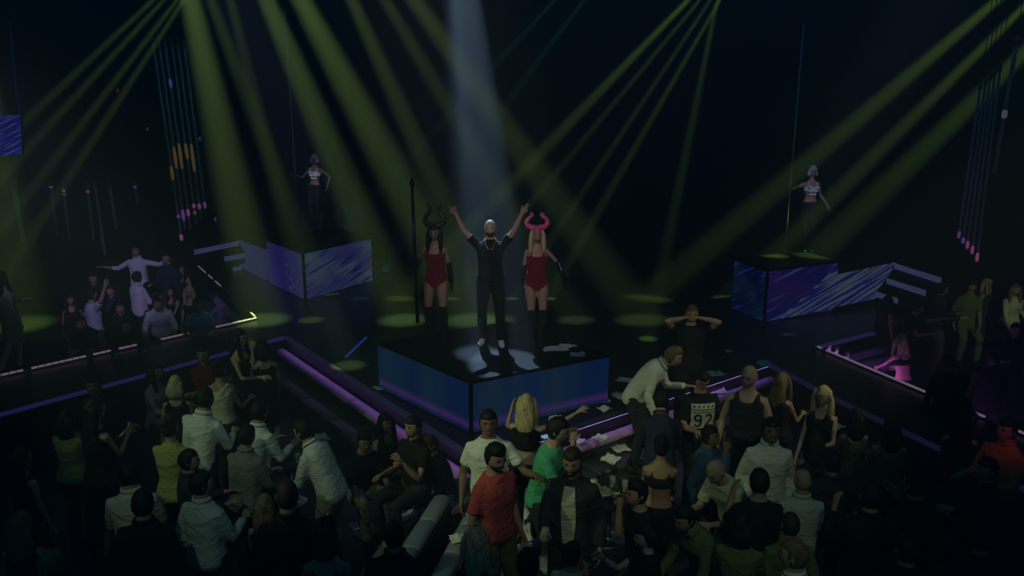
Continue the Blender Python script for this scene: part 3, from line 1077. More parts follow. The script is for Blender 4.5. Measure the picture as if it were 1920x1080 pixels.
    if eyes:
        for sd in (-1, 1):
            e = link('eye', mesh('eye', *_xf(ellipsoid_vf((sd * 0.032, 0.0835, 0.013), (0.011, 0.007, 0.0052), 5, 8), M), True), MATS['eye_dark'], root)
            b = link('eyebrow', mesh('eyebrow', *_xf(tube_vf([(sd * 0.014, 0.094, 0.031), (sd * 0.030, 0.093, 0.036), (sd * 0.046, 0.083, 0.031)], [0.002, 0.003, 0.0015], 5), M), True), HAIR[hc if hc != 'grey' else 'brown'], root)
        link('mouth', mesh('mouth', *_xf(ellipsoid_vf((0, 0.0955, -0.060), (0.022, 0.006, 0.0065), 5, 10), M), True), MATS[lips], root)
    if beard:
        bd = head_shape(fem, 1.0)
        dd = head_dirs()
        mk = _sm(-0.30, -0.5, dd[:, 2]) * _sm(-0.25, 0.15, dd[:, 1])
        bv = bd * (0.80 + 0.245 * mk)[:, None] + np.array([0, 0.010, -0.002])
        link('beard', mesh('beard', [M @ V3(q) for q in bv], grid_faces(_HN, _HS), True), HAIR[hc], root)
    # --- hair
    if hair and hair != 'bald':
        hb = MB()
        v, f = hair_vf(hair, fem)
        hb.add(([M @ q for q in v], f))
        hi = MB()
        if hair in ('long', 'curly'):
            v, f = hair_drape(hlen, fem, 0.006 if hair == 'curly' else 0.0)
            # the fall hangs straight down whatever the nod
            M2 = Matrix.Translation(hcn * s) @ Matrix.Rotation(-yaw, 4, 'Z') @ Matrix.Rotation(R(-nod * 0.35 - lean * 0.25), 4, 'X') @ Matrix.Scale(s, 4)
            hb.add(([M2 @ q for q in v], f))
            if eyes:
                for sd in (-1, 1):
                    v, f = tube_vf([(sd * 0.060, 0.020, 0.075), (sd * 0.084, 0.030, 0.0), (sd * 0.090, 0.034, -0.10), (sd * 0.092, 0.055, -0.20), (sd * 0.085, 0.075, -min(0.34, hlen))], [0.022, (0.022, 0.034), (0.026, 0.036), (0.026, 0.030), 0.008], 9)
                    hb.add(([M2 @ q for q in v], f))
        elif hair == 'bob':
            v, f = hair_drape(0.15, fem)
            hb.add(([M @ q for q in v], f))
        elif hair == 'pony':
            v, f = tube_vf([(0, -0.085, 0.05), (0, -0.13, 0.03), (0, -0.14, -0.08), (0, -0.12, -hlen)], [0.022, 0.032, 0.034, 0.012], 10)
            hb.add(([M @ q for q in v], f))
        elif hair == 'up':
            v, f = ellipsoid_vf((0, -0.085, 0.075), (0.045, 0.042, 0.040))
            hb.add(([M @ q for q in v], f))
        link('hair', hb.me('hair', True), HAIR[hc], root)
    # --- clothes
    def sleeve_tubes(mb, frac, off):
        for sd in (-1, 1):
            sh, el, wr = arms[sd]
            base = 0.047 if not fem else 0.040
            r0, r1, r2 = base + off, base * 0.84 + off, base * 0.62 + off
            pts = [sh - rr_ * (0.06 * sd) + V3((0, 0, -0.005)), sh + rr_ * (0.006 * sd)]
            rad = [r0, r0]
            if frac <= 0.5:
                q = sh + (el - sh) * (frac / 0.5)
                pts += [(sh + q) / 2, q]; rad += [r0, r0 * 0.98 + 0.006]
            else:
                q = el + (wr - el) * ((frac - 0.5) / 0.5)
                pts += [(sh + el) / 2, el, el + (q - el) * 0.5, q]; rad += [r1 + 0.006, r1, (r1 + r2) / 2, r2 if frac > 0.8 else r1]
            mb.tube([p * s for p in pts], [r * s for r in rad], 12)
    cv = voxel * 1.1 * s
    off = 0.014
    def cut(t0, t1):
        r2 = []
        ts = [r[0] for r in rings]
        def itp(t):
            return tuple(float(np.interp(t, ts, [r[j] for r in rings])) for j in (1, 2, 3))
        r2.append((t0, *itp(t0)))
        r2 += [r for r in rings if t0 + 0.01 < r[0] < t1 - 0.01]
        r2.append((t1, *itp(t1)))
        return r2
    if top in ('shirt', 'tee', 'jacket', 'blouse'):
        mb = MB()
        o2 = off + (0.008 if top == 'jacket' else 0.0)
        rs = cut(-0.10 if top != 'tee' else -0.06, 0.522)
        rs = [(t, w * (0.97 if t > 0.46 else 1) + (0.006 if t < 0.1 else 0), dp + (0.004 if t < 0.1 else 0), fo) for (t, w, dp, fo) in rs]
        rs = [(t, w - max(0, t - 0.40) * 0.06, dp, fo) for (t, w, dp, fo) in rs]
        mb.add(ring_loft(rs, o2))
        sleeve_tubes(mb, sleeve, o2 - 0.002)
        nm = {'shirt': 'shirt', 'tee': 't_shirt', 'jacket': 'jacket', 'blouse': 'blouse'}[top]
        o = link(nm, mb.me(nm), CL[tc], root); fuse(o, cv, 2)
        if top in ('shirt', 'jacket'):
            p, r, f, up = frame(0.53)
            ring = [(p + r * (math.cos(t) * 0.074 * k) + f * (math.sin(t) * 0.070 * k) + up * (0.014 - 0.02 * max(0, math.sin(t)))) * s for t in np.linspace(R(110), R(430), 15)]
            link('collar', tube_me('collar', ring, [(0.010 * s, 0.020 * s)] * 15, 8), CL[tc], o)
    elif top in ('tank', 'bodysuit', 'dress', 'crop', 'bra'):
        t0, t1 = {'tank': (-0.10, 0.42), 'bodysuit': (-0.115, 0.37), 'dress': (-0.05, 0.40), 'crop': (0.20, 0.43), 'bra': (0.27, 0.37)}[top]
        mb = MB()
        rs = cut(t0, t1)
        if top == 'bodysuit':
            rs = [(-0.125, .05, .07, -.01)] + [(t, w * (0.72 if t < -0.06 else 1), dp, fo) for (t, w, dp, fo) in rs]
        mb.add(ring_loft(rs, 0.010))
        for sd in (-1, 1):
            p0, r0, f0, u0 = frame(t1 - 0.03); p1, r1, f1, u1 = frame(0.475); p2 = p0
            hw = 0.085 if fem else 0.10
            mb.tube([(p0 + r0 * (hw * sd) + f0 * 0.095) * s, (p0 * 0.4 + p1 * 0.6 + r0 * (hw * 0.98 * sd) + f0 * 0.095) * s, (p1 + r1 * (hw * 0.95 * sd) + f1 * 0.02) * s, (p0 * 0.5 + p1 * 0.5 + r0 * (hw * 0.95 * sd) - f0 * 0.085) * s, (p0 + r0 * (hw * sd) - f0 * 0.085) * s],
                    [(0.016 if top != 'tank' else 0.03) * s] * 5, 6)
        nm = {'tank': 'tank_top', 'bodysuit': 'bodysuit', 'dress': 'dress', 'crop': 'crop_top', 'bra': 'bra_top'}[top]
        if top == 'dress':
            v = []
            seg = 18
            sit = abs(legs[1][1].z - hz) < 0.25
            if sit:
                for sd in (-1, 1):
                    hp, kn, an = legs[sd]
                    mb.tube([(hp + V3((-0.02 * sd, -0.05, 0.01))) * s, (hp + (kn - hp) * 0.4) * s, (hp + (kn - hp) * 0.8) * s], [0.115 * s, 0.105 * s, 0.09 * s], 12)
            else:
                for i in range(6):
                    t = i / 5
                    q = (legs[-1][0] + (legs[-1][1] - legs[-1][0]) * (t * dlen / 0.42) + legs[1][0] + (legs[1][1] - legs[1][0]) * (t * dlen / 0.42)) / 2
                    for j in range(seg):
                        a2 = 2 * math.pi * j / seg
                        fl = 1 + 0.05 * t * math.sin(5 * a2)
                        v.append((q + V3((0, 0, 0.03 - 0.03 * t)) + V3((math.cos(a2) * (0.185 + 0.01 * t) * fl, math.sin(a2) * (0.138 + 0.01 * t) * fl, 0))) * s)
                mb.add((v, grid_faces(6, seg)))
        o = link(nm, mb.me(nm), CL[tc], root); fuse(o, cv, 2)
    if bottom in ('trousers', 'jeans', 'shorts', 'leggings'):
        mb = MB()
        end = 0.5 if bottom == 'shorts' else 1.0
        mb.add(ring_loft(cut(-0.10, 0.06), 0.009 if top in ('shirt', 'tee', 'jacket', 'blouse') else 0.014))
        lo = 0.012 if bottom != 'leggings' else 0.004
        for sd in (-1, 1):
            hp, kn, an = legs[sd]
            pts = [hp + V3((0, 0, 0.05)), hp + (kn - hp) * 0.3, hp + (kn - hp) * 0.8]
            rad = [0.088 + lo, 0.086 + lo, 0.064 + lo]
            if end == 1.0:
                pts += [kn, kn + (an - kn) * 0.4, an + V3((0, 0, 0.0))]; rad += [0.056 + lo, 0.056 + lo, 0.044 + lo]
            mb.tube([p * s for p in pts], [r * s for r in rad], 12)
        nm = bottom if bottom != 'jeans' else 'jeans'
        o = link(nm, mb.me(nm), CL[bc], root); fuse(o, cv, 2)
    elif bottom == 'skirt':
        v, seg = [], 18
        for i in range(7):
            t = i / 6
            q = V3((0, 0, hz + 0.06 - t * 0.44))
            for j in range(seg):
                a2 = 2 * math.pi * j / seg
                fl = 1 + 0.06 * t * math.sin(6 * a2)
                v.append((q + V3((math.cos(a2) * (0.165 + 0.05 * t) * fl, math.sin(a2) * (0.13 + 0.05 * t) * fl, 0))) * s)
        link('skirt', mesh('skirt', v, grid_faces(7, seg), True), CL[bc], root)
    if gloves:
        for sd in (-1, 1):
            sh, el, wr = arms[sd]
            g = MB(); g.add(arms[(sd, 'hand')])
            o2 = 0.006
            g.tube([(sh + (el - sh) * 0.72) * s, el * s, (el + (wr - el) * 0.3) * s, wr * s], [(0.036 + o2) * s, (0.034 + o2) * s, (0.035 + o2) * s, (0.024 + o2) * s], 10)
            link('glove', g.me('glove', True), CL[gloves], root)
    for sd in (-1, 1):
        hp, kn, an = legs[sd]
        fw = V3((0.12 * sd, 1, 0)).normalized()
        if boots:
            g = MB()
            g.tube([(kn + (hp - kn) * 0.12) * s, kn * s, (kn + (an - kn) * 0.3) * s, (kn + (an - kn) * 0.7) * s, an * s, (an + fw * 0.03 + V3((0, 0, -0.04))) * s],
                   [0.066 * s, 0.060 * s, 0.062 * s, 0.050 * s, 0.046 * s, 0.044 * s], 12)
            g.tube([(an - fw * 0.055 + V3((0, 0, -0.035))) * s, (an + fw * 0.03 + V3((0, 0, -0.035))) * s, (an + fw * 0.13 + V3((0, 0, -0.06))) * s, (an + fw * 0.19 + V3((0, 0, -0.07))) * s],
                   [0.036 * s, 0.044 * s, (0.042 * s, 0.022 * s), 0.012 * s], 10)
            g.tube([(an - fw * 0.055 + V3((0, 0, -0.03))) * s, (an - fw * 0.05 + V3((0, 0, -0.085))) * s], [0.024 * s, 0.010 * s], 8)
            link('boot', g.me('boot', True), CL[boots], root)
        elif shoe:
            g = MB()
            z0 = -0.052
            g.tube([(an - fw * 0.075 + V3((0, 0, z0))) * s, (an - fw * 0.05 + V3((0, 0, z0 + 0.008))) * s, (an + fw * 0.04 + V3((0, 0, z0 + 0.008))) * s, (an + fw * 0.13 + V3((0, 0, z0 - 0.004))) * s, (an + fw * 0.19 + V3((0, 0, z0 - 0.010))) * s],
                   [0.016 * s, 0.040 * s, 0.044 * s, (0.045 * s, 0.028 * s), 0.014 * s], 10)
            link('shoe', g.me('shoe', True), CL[shoe], root)
    info = dict(ob=root, M=M, rot=rot, loc=loc, s=s)
    for kk, vv in J.items():
        info[kk] = (loc + rot @ vv) if kk.startswith('hand') else (rot @ vv)
    info['head'] = loc + rot @ hl
    info['frame'] = lambda t: tuple([loc + rot @ (frame(t)[0] * s)] + [rot @ q for q in frame(t)[1:]])
    return info


def _xf(vf, M): return [M @ V3(q) for q in vf[0]], vf[1]


def head_part(info, name, vf, m, smooth=True):
    """something worn on the head: built about the head's centre"""
    return link(name, mesh(name, *_xf(vf, info['M']), smooth), m, info['ob'])

# ------------------------------------------------------------------ performers on the stage
perf = person('bald man in black tee raising both arms between the horned dancers', (919, 428), Z_P, 1.80, 0, L=(0.27, 0.10, 0.47), Rr=(0.29, 0.08, 0.44),
              pole_l=(0.6, -0.2, -1), pole_r=(0.6, -0.2, -1), hair='bald', beard=True, hc='brown', skin='fair', top='tee', tc='black', sleeve=0.30, bottom='trousers', bc='black', shoe='white',
              curls_l=[0, 0, 0.9, 0.9], curls_r=[0.05, 0.9, 0.9, 0.9], thumb_l=(-0.3, 1, 0), thumb_r=(-0.3, 1, 0), feet=((0.14, 0.05), (0.12, -0.03)), voxel=0.013, look=2)
wl = person('dancer in red sequin bodysuit and tall black horns holding a staff', (815, 436), Z_P, 1.72, -6, True, Rr=(0.10, 0.16, -0.22), L='down', pole_r=(0.5, -0.8, -0.6),
            hair='long', hc='black', hlen=0.62, skin='tan', top='bodysuit', tc='sequin', bottom=None, boots='sparkle', gloves='gloss', curl_r=0.95, feet=((0.12, 0.06), (0.10, -0.02)), voxel=0.013, lips='lips_red')
wr_ = person('blonde dancer in red sequin bodysuit and pink curled horns', (1007, 440), Z_P, 1.72, 4, True, L=(0.24, 0.12, -0.40), Rr=(0.05, 0.02, -0.50), pole_l=(1, -0.4, -0.2),
             hair='long', hc='blonde', hlen=0.58, skin='tan', top='bodysuit', tc='sequin', bottom=None, boots='sparkle', gloves='gloss', feet=((0.05, 0.02), (0.05, -0.04)), voxel=0.013, lips='lips_red')
dl = person('dancer in white helmet and white bra top by the thin left pole', (590, 299), Z_S, 1.72, -8, True, Rr=(0.30, 0.20, -0.13), L='hip', pole_l=(1, -0.6, 0), hair=None, skin='brown',
            top='bra', tc='white', bottom='leggings', bc='black', boots='sparkle', feet=((-0.02, -0.02), (0.10, 0.10)), tilt=-4, curl_r=0.9, voxel=0.014)
dr = person('dancer in white helmet and white bra top by the thin right pole', (1524, 322), Z_S, 1.74, 2, True, Rr=(0.20, 0.22, -0.02), L=(0.20, 0.05, -0.42), pole_r=(1, -0.4, -0.6), hair=None, skin='tan',
            top='bra', tc='white', bottom='leggings', bc='black', boots='gloss', feet=((0.04, 0.0), (0.05, -0.02)), curl_r=0.9, voxel=0.014)


def horns(info, m, path, thick):
    """a horned headdress: a close cap with a widow's peak and two curved horns"""
    d = head_dirs(); h = head_shape(True, 1.0)
    line = 0.20 + 0.22 * _sm(-0.2, 0.6, d[:, 1]) * (1 - 0.6 * np.exp(-(d[:, 0] / 0.2) ** 2))
    mk = _sm(-0.08, 0.1, d[:, 2] - line)
    cap = h * (0.82 + 0.34 * mk)[:, None]
    hd = head_part(info, 'headdress', ([V3(q) for q in cap], grid_faces(_HN, _HS)), m)
    ts = np.linspace(0, 1, len(path))
    tt = np.linspace(0, 1, 19)
    px_ = np.interp(tt, ts, [p[0] for p in path]); pz_ = np.interp(tt, ts, [p[1] for p in path])
    for _ in range(2):
        px_[1:-1] = (px_[:-2] + 2 * px_[1:-1] + px_[2:]) / 4; pz_[1:-1] = (pz_[:-2] + 2 * pz_[1:-1] + pz_[2:]) / 4
    for sd in (-1, 1):
        pts = [(sd * x, 0.0 - 0.04 * t, z) for x, z, t in zip(px_, pz_, tt)]
        rad = [thick * (1 - 0.70 * t) * (1 + 0.05 * math.cos(t * 60)) for t in tt]
        link('horn', mesh('horn', *_xf(tube_vf(pts, rad, 10), info['M']), True), m, hd)


horns(wl, mat('horn_black', (0.02, 0.025, 0.012), 0.35), [(0.02, 0.10), (0.08, 0.105), (0.125, 0.13), (0.14, 0.175), (0.125, 0.22), (0.09, 0.255), (0.065, 0.29), (0.058, 0.325), (0.07, 0.36), (0.10, 0.385)], 0.044)
horns(wr_, mat('horn_pink', (0.80, 0.10, 0.26), 0.3), [(0.03, 0.095), (0.09, 0.10), (0.135, 0.125), (0.155, 0.165), (0.14, 0.205), (0.105, 0.235), (0.07, 0.255), (0.05, 0.275), (0.06, 0.29), (0.10, 0.285)], 0.046)
for inf in (dl, dr):
    d = head_dirs(); h = head_shape(True, 1.0)
    line = -0.55 + 0.95 * _sm(0.15, 0.75, d[:, 1])
    mk = _sm(-0.05, 0.05, d[:, 2] - line)
    hp = h * (0.93 + 0.30 * mk)[:, None]
    hm = head_part(inf, 'helmet', ([V3(q) for q in hp], grid_faces(_HN, _HS)), MATS['shell_white'])
    for sd in (-1, 1):
        e = link('ear_guard', mesh('ear_guard', *_xf(ellipsoid_vf((sd * 0.088, 0.0, -0.03), (0.018, 0.042, 0.055)), inf['M']), True), MATS['shell_white'], hm)
    # folded ruffles on the bra top
    p, r, f, u = inf['frame'](0.31)
    bra = [c for c in inf['ob'].children if c.name.startswith('bra_top')][0]
    for sd in (-1, 1):
        for j in range(3):
            mb = MB()
            c = V3((sd * (0.062 - 0.012 * j), 0.155 - 0.02 * j, 0.0))
            fr = inf['ob'].matrix_basis
            q0 = inf['rot'].transposed() @ (p - inf['loc']) + V3((c.x, c.y, 0.05 - 0.07 * j))
            link('ruffle', mesh('ruffle', *ellipsoid_vf(tuple(q0), (0.058 - 0.008 * j, 0.028, 0.03), 5, 9), True), CL['white'], bra)
# necklace of the man
p, r, f, u = perf['frame'](0.50)
ring = []
for i in range(17):
    t = i / 16 * 2 * math.pi
    v = p + r * (0.072 * math.sin(t)) + f * (0.045 + 0.055 * math.cos(t) + (0.035 if math.cos(t) > 0 else 0)) + u * (-0.13 * max(0, math.cos(t)) ** 1.5 + 0.015)
    ring.append(perf['rot'].transposed() @ (v - perf['loc']))
link('necklace', tube_me('necklace', ring, 0.006, 6), MATS['gold'], perf['ob'])
# the staff, the poles
h = wl['hand_r']
st = empty('staff', (h.x, h.y, Z_P)); tag(st, 'tall black staff held upright by the dancer with black horns', 'staff')
link('shaft', tube_me('shaft', [V3((0, 0, 0.35)), V3((-0.01, 0, 1.2)), V3((-0.02, 0, 2.25))], [0.026, 0.024, 0.020], 10), CL['gloss'], st)
link('tip', tube_me('tip', [V3((-0.02, 0, 2.25)), V3((-0.02, 0, 2.30)), V3((-0.02, 0, 2.36))], [0.03, 0.034, 0.008], 10), CL['gloss'], st)
mat('chrome', (0.5, 0.52, 0.58), 0.25, 1.0)
for lab, px, top in (('thin chrome dance pole on the podium of the rear dancer, nearer the violet booth', (561, 441), 15), ('thin chrome dance pole beside the dancer above the white-streaked screen', (1471.5, 470), 46)):
    p = at(*px, Z_S)
    ro = empty('dance_pole', p); tag(ro, lab, 'pole')
    zt = far(px[0], top, p.y).z - Z_S
    link('pole', tube_me('pole', [V3((0, 0, 0.02)), V3((0, 0, zt / 2)), V3((0, 0, zt))], 0.022, 10), MATS['chrome'], ro)
    link('foot_plate', tube_me('foot_plate', [V3((0, 0, 0.0)), V3((0, 0, 0.015)), V3((0, 0, 0.03))], [0.11, 0.10, 0.03], 16), MATS['chrome'], ro)

BN = 0.30     # people standing on the bench seats


def P(label, x, y, **kw): return person(label, (x, y), **kw)


F = dict(fem=True)
# --- the booth beyond the violet strip on one side
P('man in white open shirt leaning on the violet strip, hands on the edge', 295, 570, face=22, lean=24, bend=10, L='edge', Rr='edge', tc='white', H=1.80, look=-20, floor=ZB)
P('young man in pale tee leaning on the strip beside the blonde', 370, 571, floor=ZB, face=10, lean=14, L='edge', Rr='edge', top='tee', tc='lilac', sleeve=0.3, H=1.74)
P('blonde woman in black seated behind the young man in pale tee', 355, 547, floor=ZB, face=0, hair='long', hc='blonde', top='dress', tc='black', L='hold', Rr='lap', bottom=None, H=1.66, skin='fair', **F)
P('dark-haired woman in black behind the white-shirted man at the strip', 322, 546, floor=ZB, face=-20, hair='long', hc='black', top='dress', tc='black', L='lap', Rr='hold', bottom=None, H=1.68, **F)
P('man in black shirt crouched low over the strip, chin near his arm', 236, 612, floor=ZB, face=35, lean=34, bend=10, L='edge', Rr='edge', tc='black', H=1.72, nod=-10)
P('man in black open-neck shirt with arms folded on the strip', 152, 606, floor=ZB, face=16, lean=26, bend=8, L='cross', Rr='cross', tc='black', H=1.74)
P('man in black with thin chain behind the crouching man', 226, 577, floor=ZB, face=4, tc='black', H=1.74)
P('man in white shirt spreading both arms wide at the back of the booth', 255, 470, floor=ZR, face=0, L=(0.50, 0.10, 0.05), Rr=(0.48, 0.10, -0.08), tc='white', sleeve=0.72, bc='dark', H=1.78)
P('man in pale shirt turned away below the man with spread arms', 257, 520, floor=ZB, face=150, tc='white', L='hold', Rr='hold', H=1.76)
P('person in pale green tee raising one arm behind the folded arms', 172, 553, floor=ZB, face=140, top='tee', tc='pale', sleeve=0.35, Rr='up', L='down', H=1.72, eyes=False)
P('dark-haired woman standing in gloom beside the raised arm', 132, 562, floor=ZB, face=30, hair='long', top='tank', tc='black', bottom='skirt', bc='black', H=1.66, **F)
P('man in black at the very back under the hanging tubes', 175, 522, floor=ZB, face=10, tc='black', H=1.72)
P('man in dark shirt between the raised arm and the spread arms', 208, 545, floor=ZB, face=-10, tc='navy', H=1.70)
P('man in navy suit standing beside the white shirt with spread arms', 313, 484, floor=ZR, face=-15, top='jacket', tc='navy', L='down', Rr='hold', H=1.76)
P('woman in black with her back to the jagged stage edge', 345, 505, floor=ZR, face=-40, hair='long', top='dress', tc='black', bottom=None, H=1.66, **F)
P('woman in green dress stepping along the catwalk at the edge of the photo', 2, 522, floor=ZS, face=150, hair='long', hc='brown', top='dress', tc='yellow', bottom=None, skin='fair', lean=-6, feet=((0.05, 0.05), (0.0, -0.30)), H=1.60, L='hold', Rr='down', **F)
# --- the booth on the other side
P('blonde woman with bare back lit violet, seen from behind at the strip', 1690, 640, face=188, hair='long', hc='blonde', hlen=0.40, top='bra', tc='black', bottom='skirt', bc='black', skin='fair', lean=14, H=1.62, L='rail', Rr='rail', floor=ZB, **F)
P('woman with long dark hair in black sleeveless top, turned sideways', 1664, 566, floor=ZB, face=110, hair='long', hc='black', hlen=0.42, top='tank', tc='black', bottom='trousers', bc='black', L='low', Rr='down', lean=6, H=1.70, nod=10, **F)
P('man in black tee stretching out one forearm beside the dark-haired woman', 1722, 577, floor=ZB, face=60, top='tee', tc='black', sleeve=0.35, lean=14, L='reach', Rr='hold', H=1.64)
P('man in dark suit looking aside next to the lit steps', 1767, 542, floor=ZB, face=70, top='jacket', tc='dark', bottom='shorts', bc='grey', L='hold', Rr='hold', look=-10, H=1.80)
P('man in dark green open shirt perched with one arm hanging', 1822, 537, floor=ZB, face=-8, tc='olive', sleeve=0.45, bottom='trousers', bc='olive', hz=0.80, L='lap', Rr=(0.10, 0.10, -0.48), feet=((0.14, 0.30), (0.16, 0.25)), H=1.80, nod=8)
P('woman with curly blond hair behind the man in green shirt', 1851, 533, floor=ZB, face=40, hair='curly', hc='blonde', hlen=0.22, top='tank', tc='dark', H=1.58, **F)
P('woman in pale blouse at the right edge with one arm bent', 1904, 543, floor=ZB, face=-10, hair='long', hc='light', top='blouse', tc='cream', sleeve=0.9, bottom='trousers', bc='black', L='hip', Rr='low', H=1.68, skin='fair', **F)
P('man in black leaning over his phone, seen from behind near the right edge', 1862, 672, face=150, tc='black', lean=18, L='hold', Rr='hold', H=1.70, nod=18, eyes=False, floor=ZB)
P('man with shaved head in black seated below the green shirt', 1779, 680, face=165, hair='buzz', tc='black', lean=10, L='low', Rr='low', H=1.72, floor=ZB, eyes=False)
P('person in black handing out paper slips at the right edge', 1904, 618, floor=ZB, face=-60, tc='black', L='hold', Rr='reach', H=1.68, nod=12)
P('woman in black bending over the strip with a violet-lit arm', 1806, 716, face=120, hair='bob', top='tee', tc='black', sleeve=0.2, lean=28, L='rail', Rr='rail', H=1.60, floor=ZB, eyes=False, **F)
# --- along the stage front, standing or sitting on the benches
P('man in black tee clutching both ears at the far side of the stage edge', 1297, 588, floor=0.50, face=-4, hair='buzz', hc='light', skin='fair', top='tee', tc='black', sleeve=0.28, L='ear', Rr='ear', pole_l=(1, 0.2, -0.5), pole_r=(1, 0.2, -0.5), bc='black', H=1.76, nod=8)
P('man in white shirt bent forward over papers at the stage edge', 1262, 668, floor=0.34, face=72, lean=26, bend=22, hair='quiff', hc='light', skin='fair', tc='white', L='hold', Rr='down', bc='dark', H=1.80, nod=16)
P('bald man in dark tank top with bare shoulders', 1405, 706, floor=0.36, face=-22, hair='bald', top='tank', tc='dark', sleeve=0, L=(0.10, 0.30, -0.30), Rr='down', bc='black', H=1.80, skin='fair', look=16, nod=10)
n92 = P('man in black tee printed with the number 92', 1316, 712, floor=0.18, face=6, top='tee', tc='black', sleeve=0.38, L='hold', Rr='hold', bc='dark', H=1.74, nod=26)
P('man in navy hunched with his back turned below the white shirt', 1240, 752, face=170, tc='navy', lean=22, bend=10, L='low', Rr='low', H=1.70, nod=15, eyes=False, floor=0.05)
P('blonde woman in black crop top pointing, seen from behind at the podium', 987, 760, floor=0.30, face=165, hair='long', hc='blonde', hlen=0.30, top='crop', tc='black', bottom='trousers', bc='black', skin='fair', Rr=(0.36, 0.36, 0.10), L='round', H=1.68, **F)
P('man in white tee facing out, arm round the red-shirted man', 916, 792, floor=0.22, face=2, top='tee', tc='white', sleeve=0.34, L=(0.24, 0.30, -0.14), Rr='down', bc='dark', H=1.80, skin='brown')
P('man in red tee standing on the sofa with his arms hanging', 929, 856, floor=0.30, face=42, top='tee', tc='red', sleeve=0.36, L='down', Rr='hang', bc='olive', hair='quiff', H=1.78, beard=True, nod=14, look=6)
P('man in green shirt lifting a paper cup to his face', 1045, 806, floor=0.14, face=78, tc='green', top='tee', sleeve=0.4, L='mouth', Rr='hold', lean=12, bc='dark', H=1.76, nod=16, skin='fair')
jk = P('man in dark jacket over cream tee holding a glass', 1073, 864, face=-16, top='jacket', tc='dark', L='down', Rr='hold', bc='dark', H=1.80, beard=True, hc='brown', curl_r=0.6, nod=12)
P('woman in black with long dark hair sitting back on the bench', 722, 792, face=40, hz=0.44, feet=((0.16, 0.42), (0.10, 0.46)), hair='long', hc='black', top='tank', tc='black', bottom='trousers', bc='black', L='knee', Rr='hold', H=1.70, **F, floor=0.0)
P('man in black tee and beige trousers seated with forearms on his knees', 684, 826, face=30, hz=0.44, feet=((0.16, 0.40), (0.12, 0.44)), top='tee', tc='black', sleeve=0.45, bottom='trousers', bc='beige', L='knee', Rr='knee', lean=14, nod=12, H=1.74)
P('man in navy pullover and jeans seated, looking down at his lap', 806, 834, face=-58, hz=0.46, feet=((0.16, 0.42), (0.12, 0.48)), top='shirt', tc='navy', bottom='jeans', bc='denim', L='low', Rr='knee', lean=16, nod=24, H=1.74, hair='short', hc='brown')
P('man in black with a raised violet-lit hand behind the seated jeans', 775, 800, face=-40, floor=0.28, tc='black', L='holdup', Rr='hold', hz=0.55, feet=((0.15, 0.4), (0.12, 0.4)), H=1.70, sleeve=0.3)
P('bare-shouldered woman in black drinking beside the corner bench', 448, 634, floor=0.36, face=80, hair='long', hc='black', top='dress', tc='black', bottom=None, skin='fair', L='mouth', Rr='hold', H=1.68, **F)
P('woman in black dress seen from behind with one arm hanging by the beige bench', 492, 652, floor=0.05, face=205, hair='bob', hc='black', top='dress', tc='black', bottom=None, Rr=(0.06, 0.22, -0.44), L='round', skin='fair', H=1.70, eyes=False, **F)
# --- the crowd on the near floor, from one side to the other
P('man in maroon shirt with short black hair facing out', 381, 664, face=4, tc='maroon', H=1.74, L='cross', Rr='cross', floor=0.1)
P('woman in sleeveless cream top with her back turned', 412, 692, floor=0.05, face=160, hair='up', hc='black', top='tank', tc='cream', bottom='trousers', bc='dark', L='hold', Rr='hold', H=1.70, eyes=False, **F)
P('man in crumpled white shirt seen from behind, leaning to one side', 385, 748, floor=0.06, face=170, tc='white', lean=10, tilt=8, L='hold', Rr='hold', bc='dark', H=1.82, eyes=False)
P('woman with white-blond hair in black seen from behind', 329, 722, face=190, hair='bob', hc='blonde', top='tank', tc='black', bottom='skirt', bc='black', H=1.64, eyes=False, **F)
P('woman with long dark hair in profile beside the white-blond woman', 290, 696, face=80, hair='long', hc='black', hlen=0.45, top='blouse', tc='grey', sleeve=0.9, H=1.72, L='hold', Rr='hold', **F)
P('man in black shirt standing alone below the violet strip', 176, 722, face=14, tc='black', H=1.76, L='cross', Rr='cross', skin='brown')
P('woman in olive yellow top with a broad back', 126, 786, face=178, hair='long', hc='black', hlen=0.22, top='tee', tc='yellow', sleeve=0.3, L='hold', Rr='holdup', H=1.64, eyes=False, **F)
P('woman with long black hair holding a phone beside the yellow back', 178, 768, face=150, hair='long', hc='black', hlen=0.5, top='tank', tc='black', bottom='skirt', bc='black', L='phone', Rr='phone', H=1.78, eyes=False, **F)
P('woman in draped yellow top seen from behind', 318, 800, face=172, hair='up', hc='brown', top='tee', tc='yellow', sleeve=0.42, L='low', Rr='low', H=1.66, eyes=False, **F)
P('man with dark hair and pale collar turned sideways below the white shirt', 354, 864, face=110, tc='dark', H=1.6, L='hold', Rr='hold')
P('man in white shirt facing away near the corner bench', 487, 772, face=150, tc='white', L='hold', Rr='hold', H=1.74, lean=10, eyes=False)
P('man in grey pullover with wrist watch, head bowed over his hands', 462, 818, face=160, tc='grey', L='cross', Rr='low', lean=8, H=1.74, nod=18, eyes=False)
P('man in bright white shirt leaning toward the table', 568, 808, face=-110, tc='white', lean=22, bend=8, L='low', Rr='low', H=1.74, bc='beige', nod=14)
P('man with black hair in pale olive shirt, back turned, lower corner', 242, 890, face=195, tc='cream', L='hold', Rr='hold', H=1.76, eyes=False)
P('broad man in black jacket with white collar seen from behind', 268, 945, face=185, top='jacket', tc='black', H=1.80, eyes=False)
P('man in pale shirt looking aside beyond the black jacket', 378, 908, face=160, tc='pale', look=30, L='down', Rr='hold', H=1.82)
P('woman with long blond-brown hair in black, back turned', 497, 950, face=185, hair='long', hc='light', hlen=0.30, top='tank', tc='black', bottom='skirt', bc='black', H=1.58, L='hold', Rr='low', eyes=False, **F)
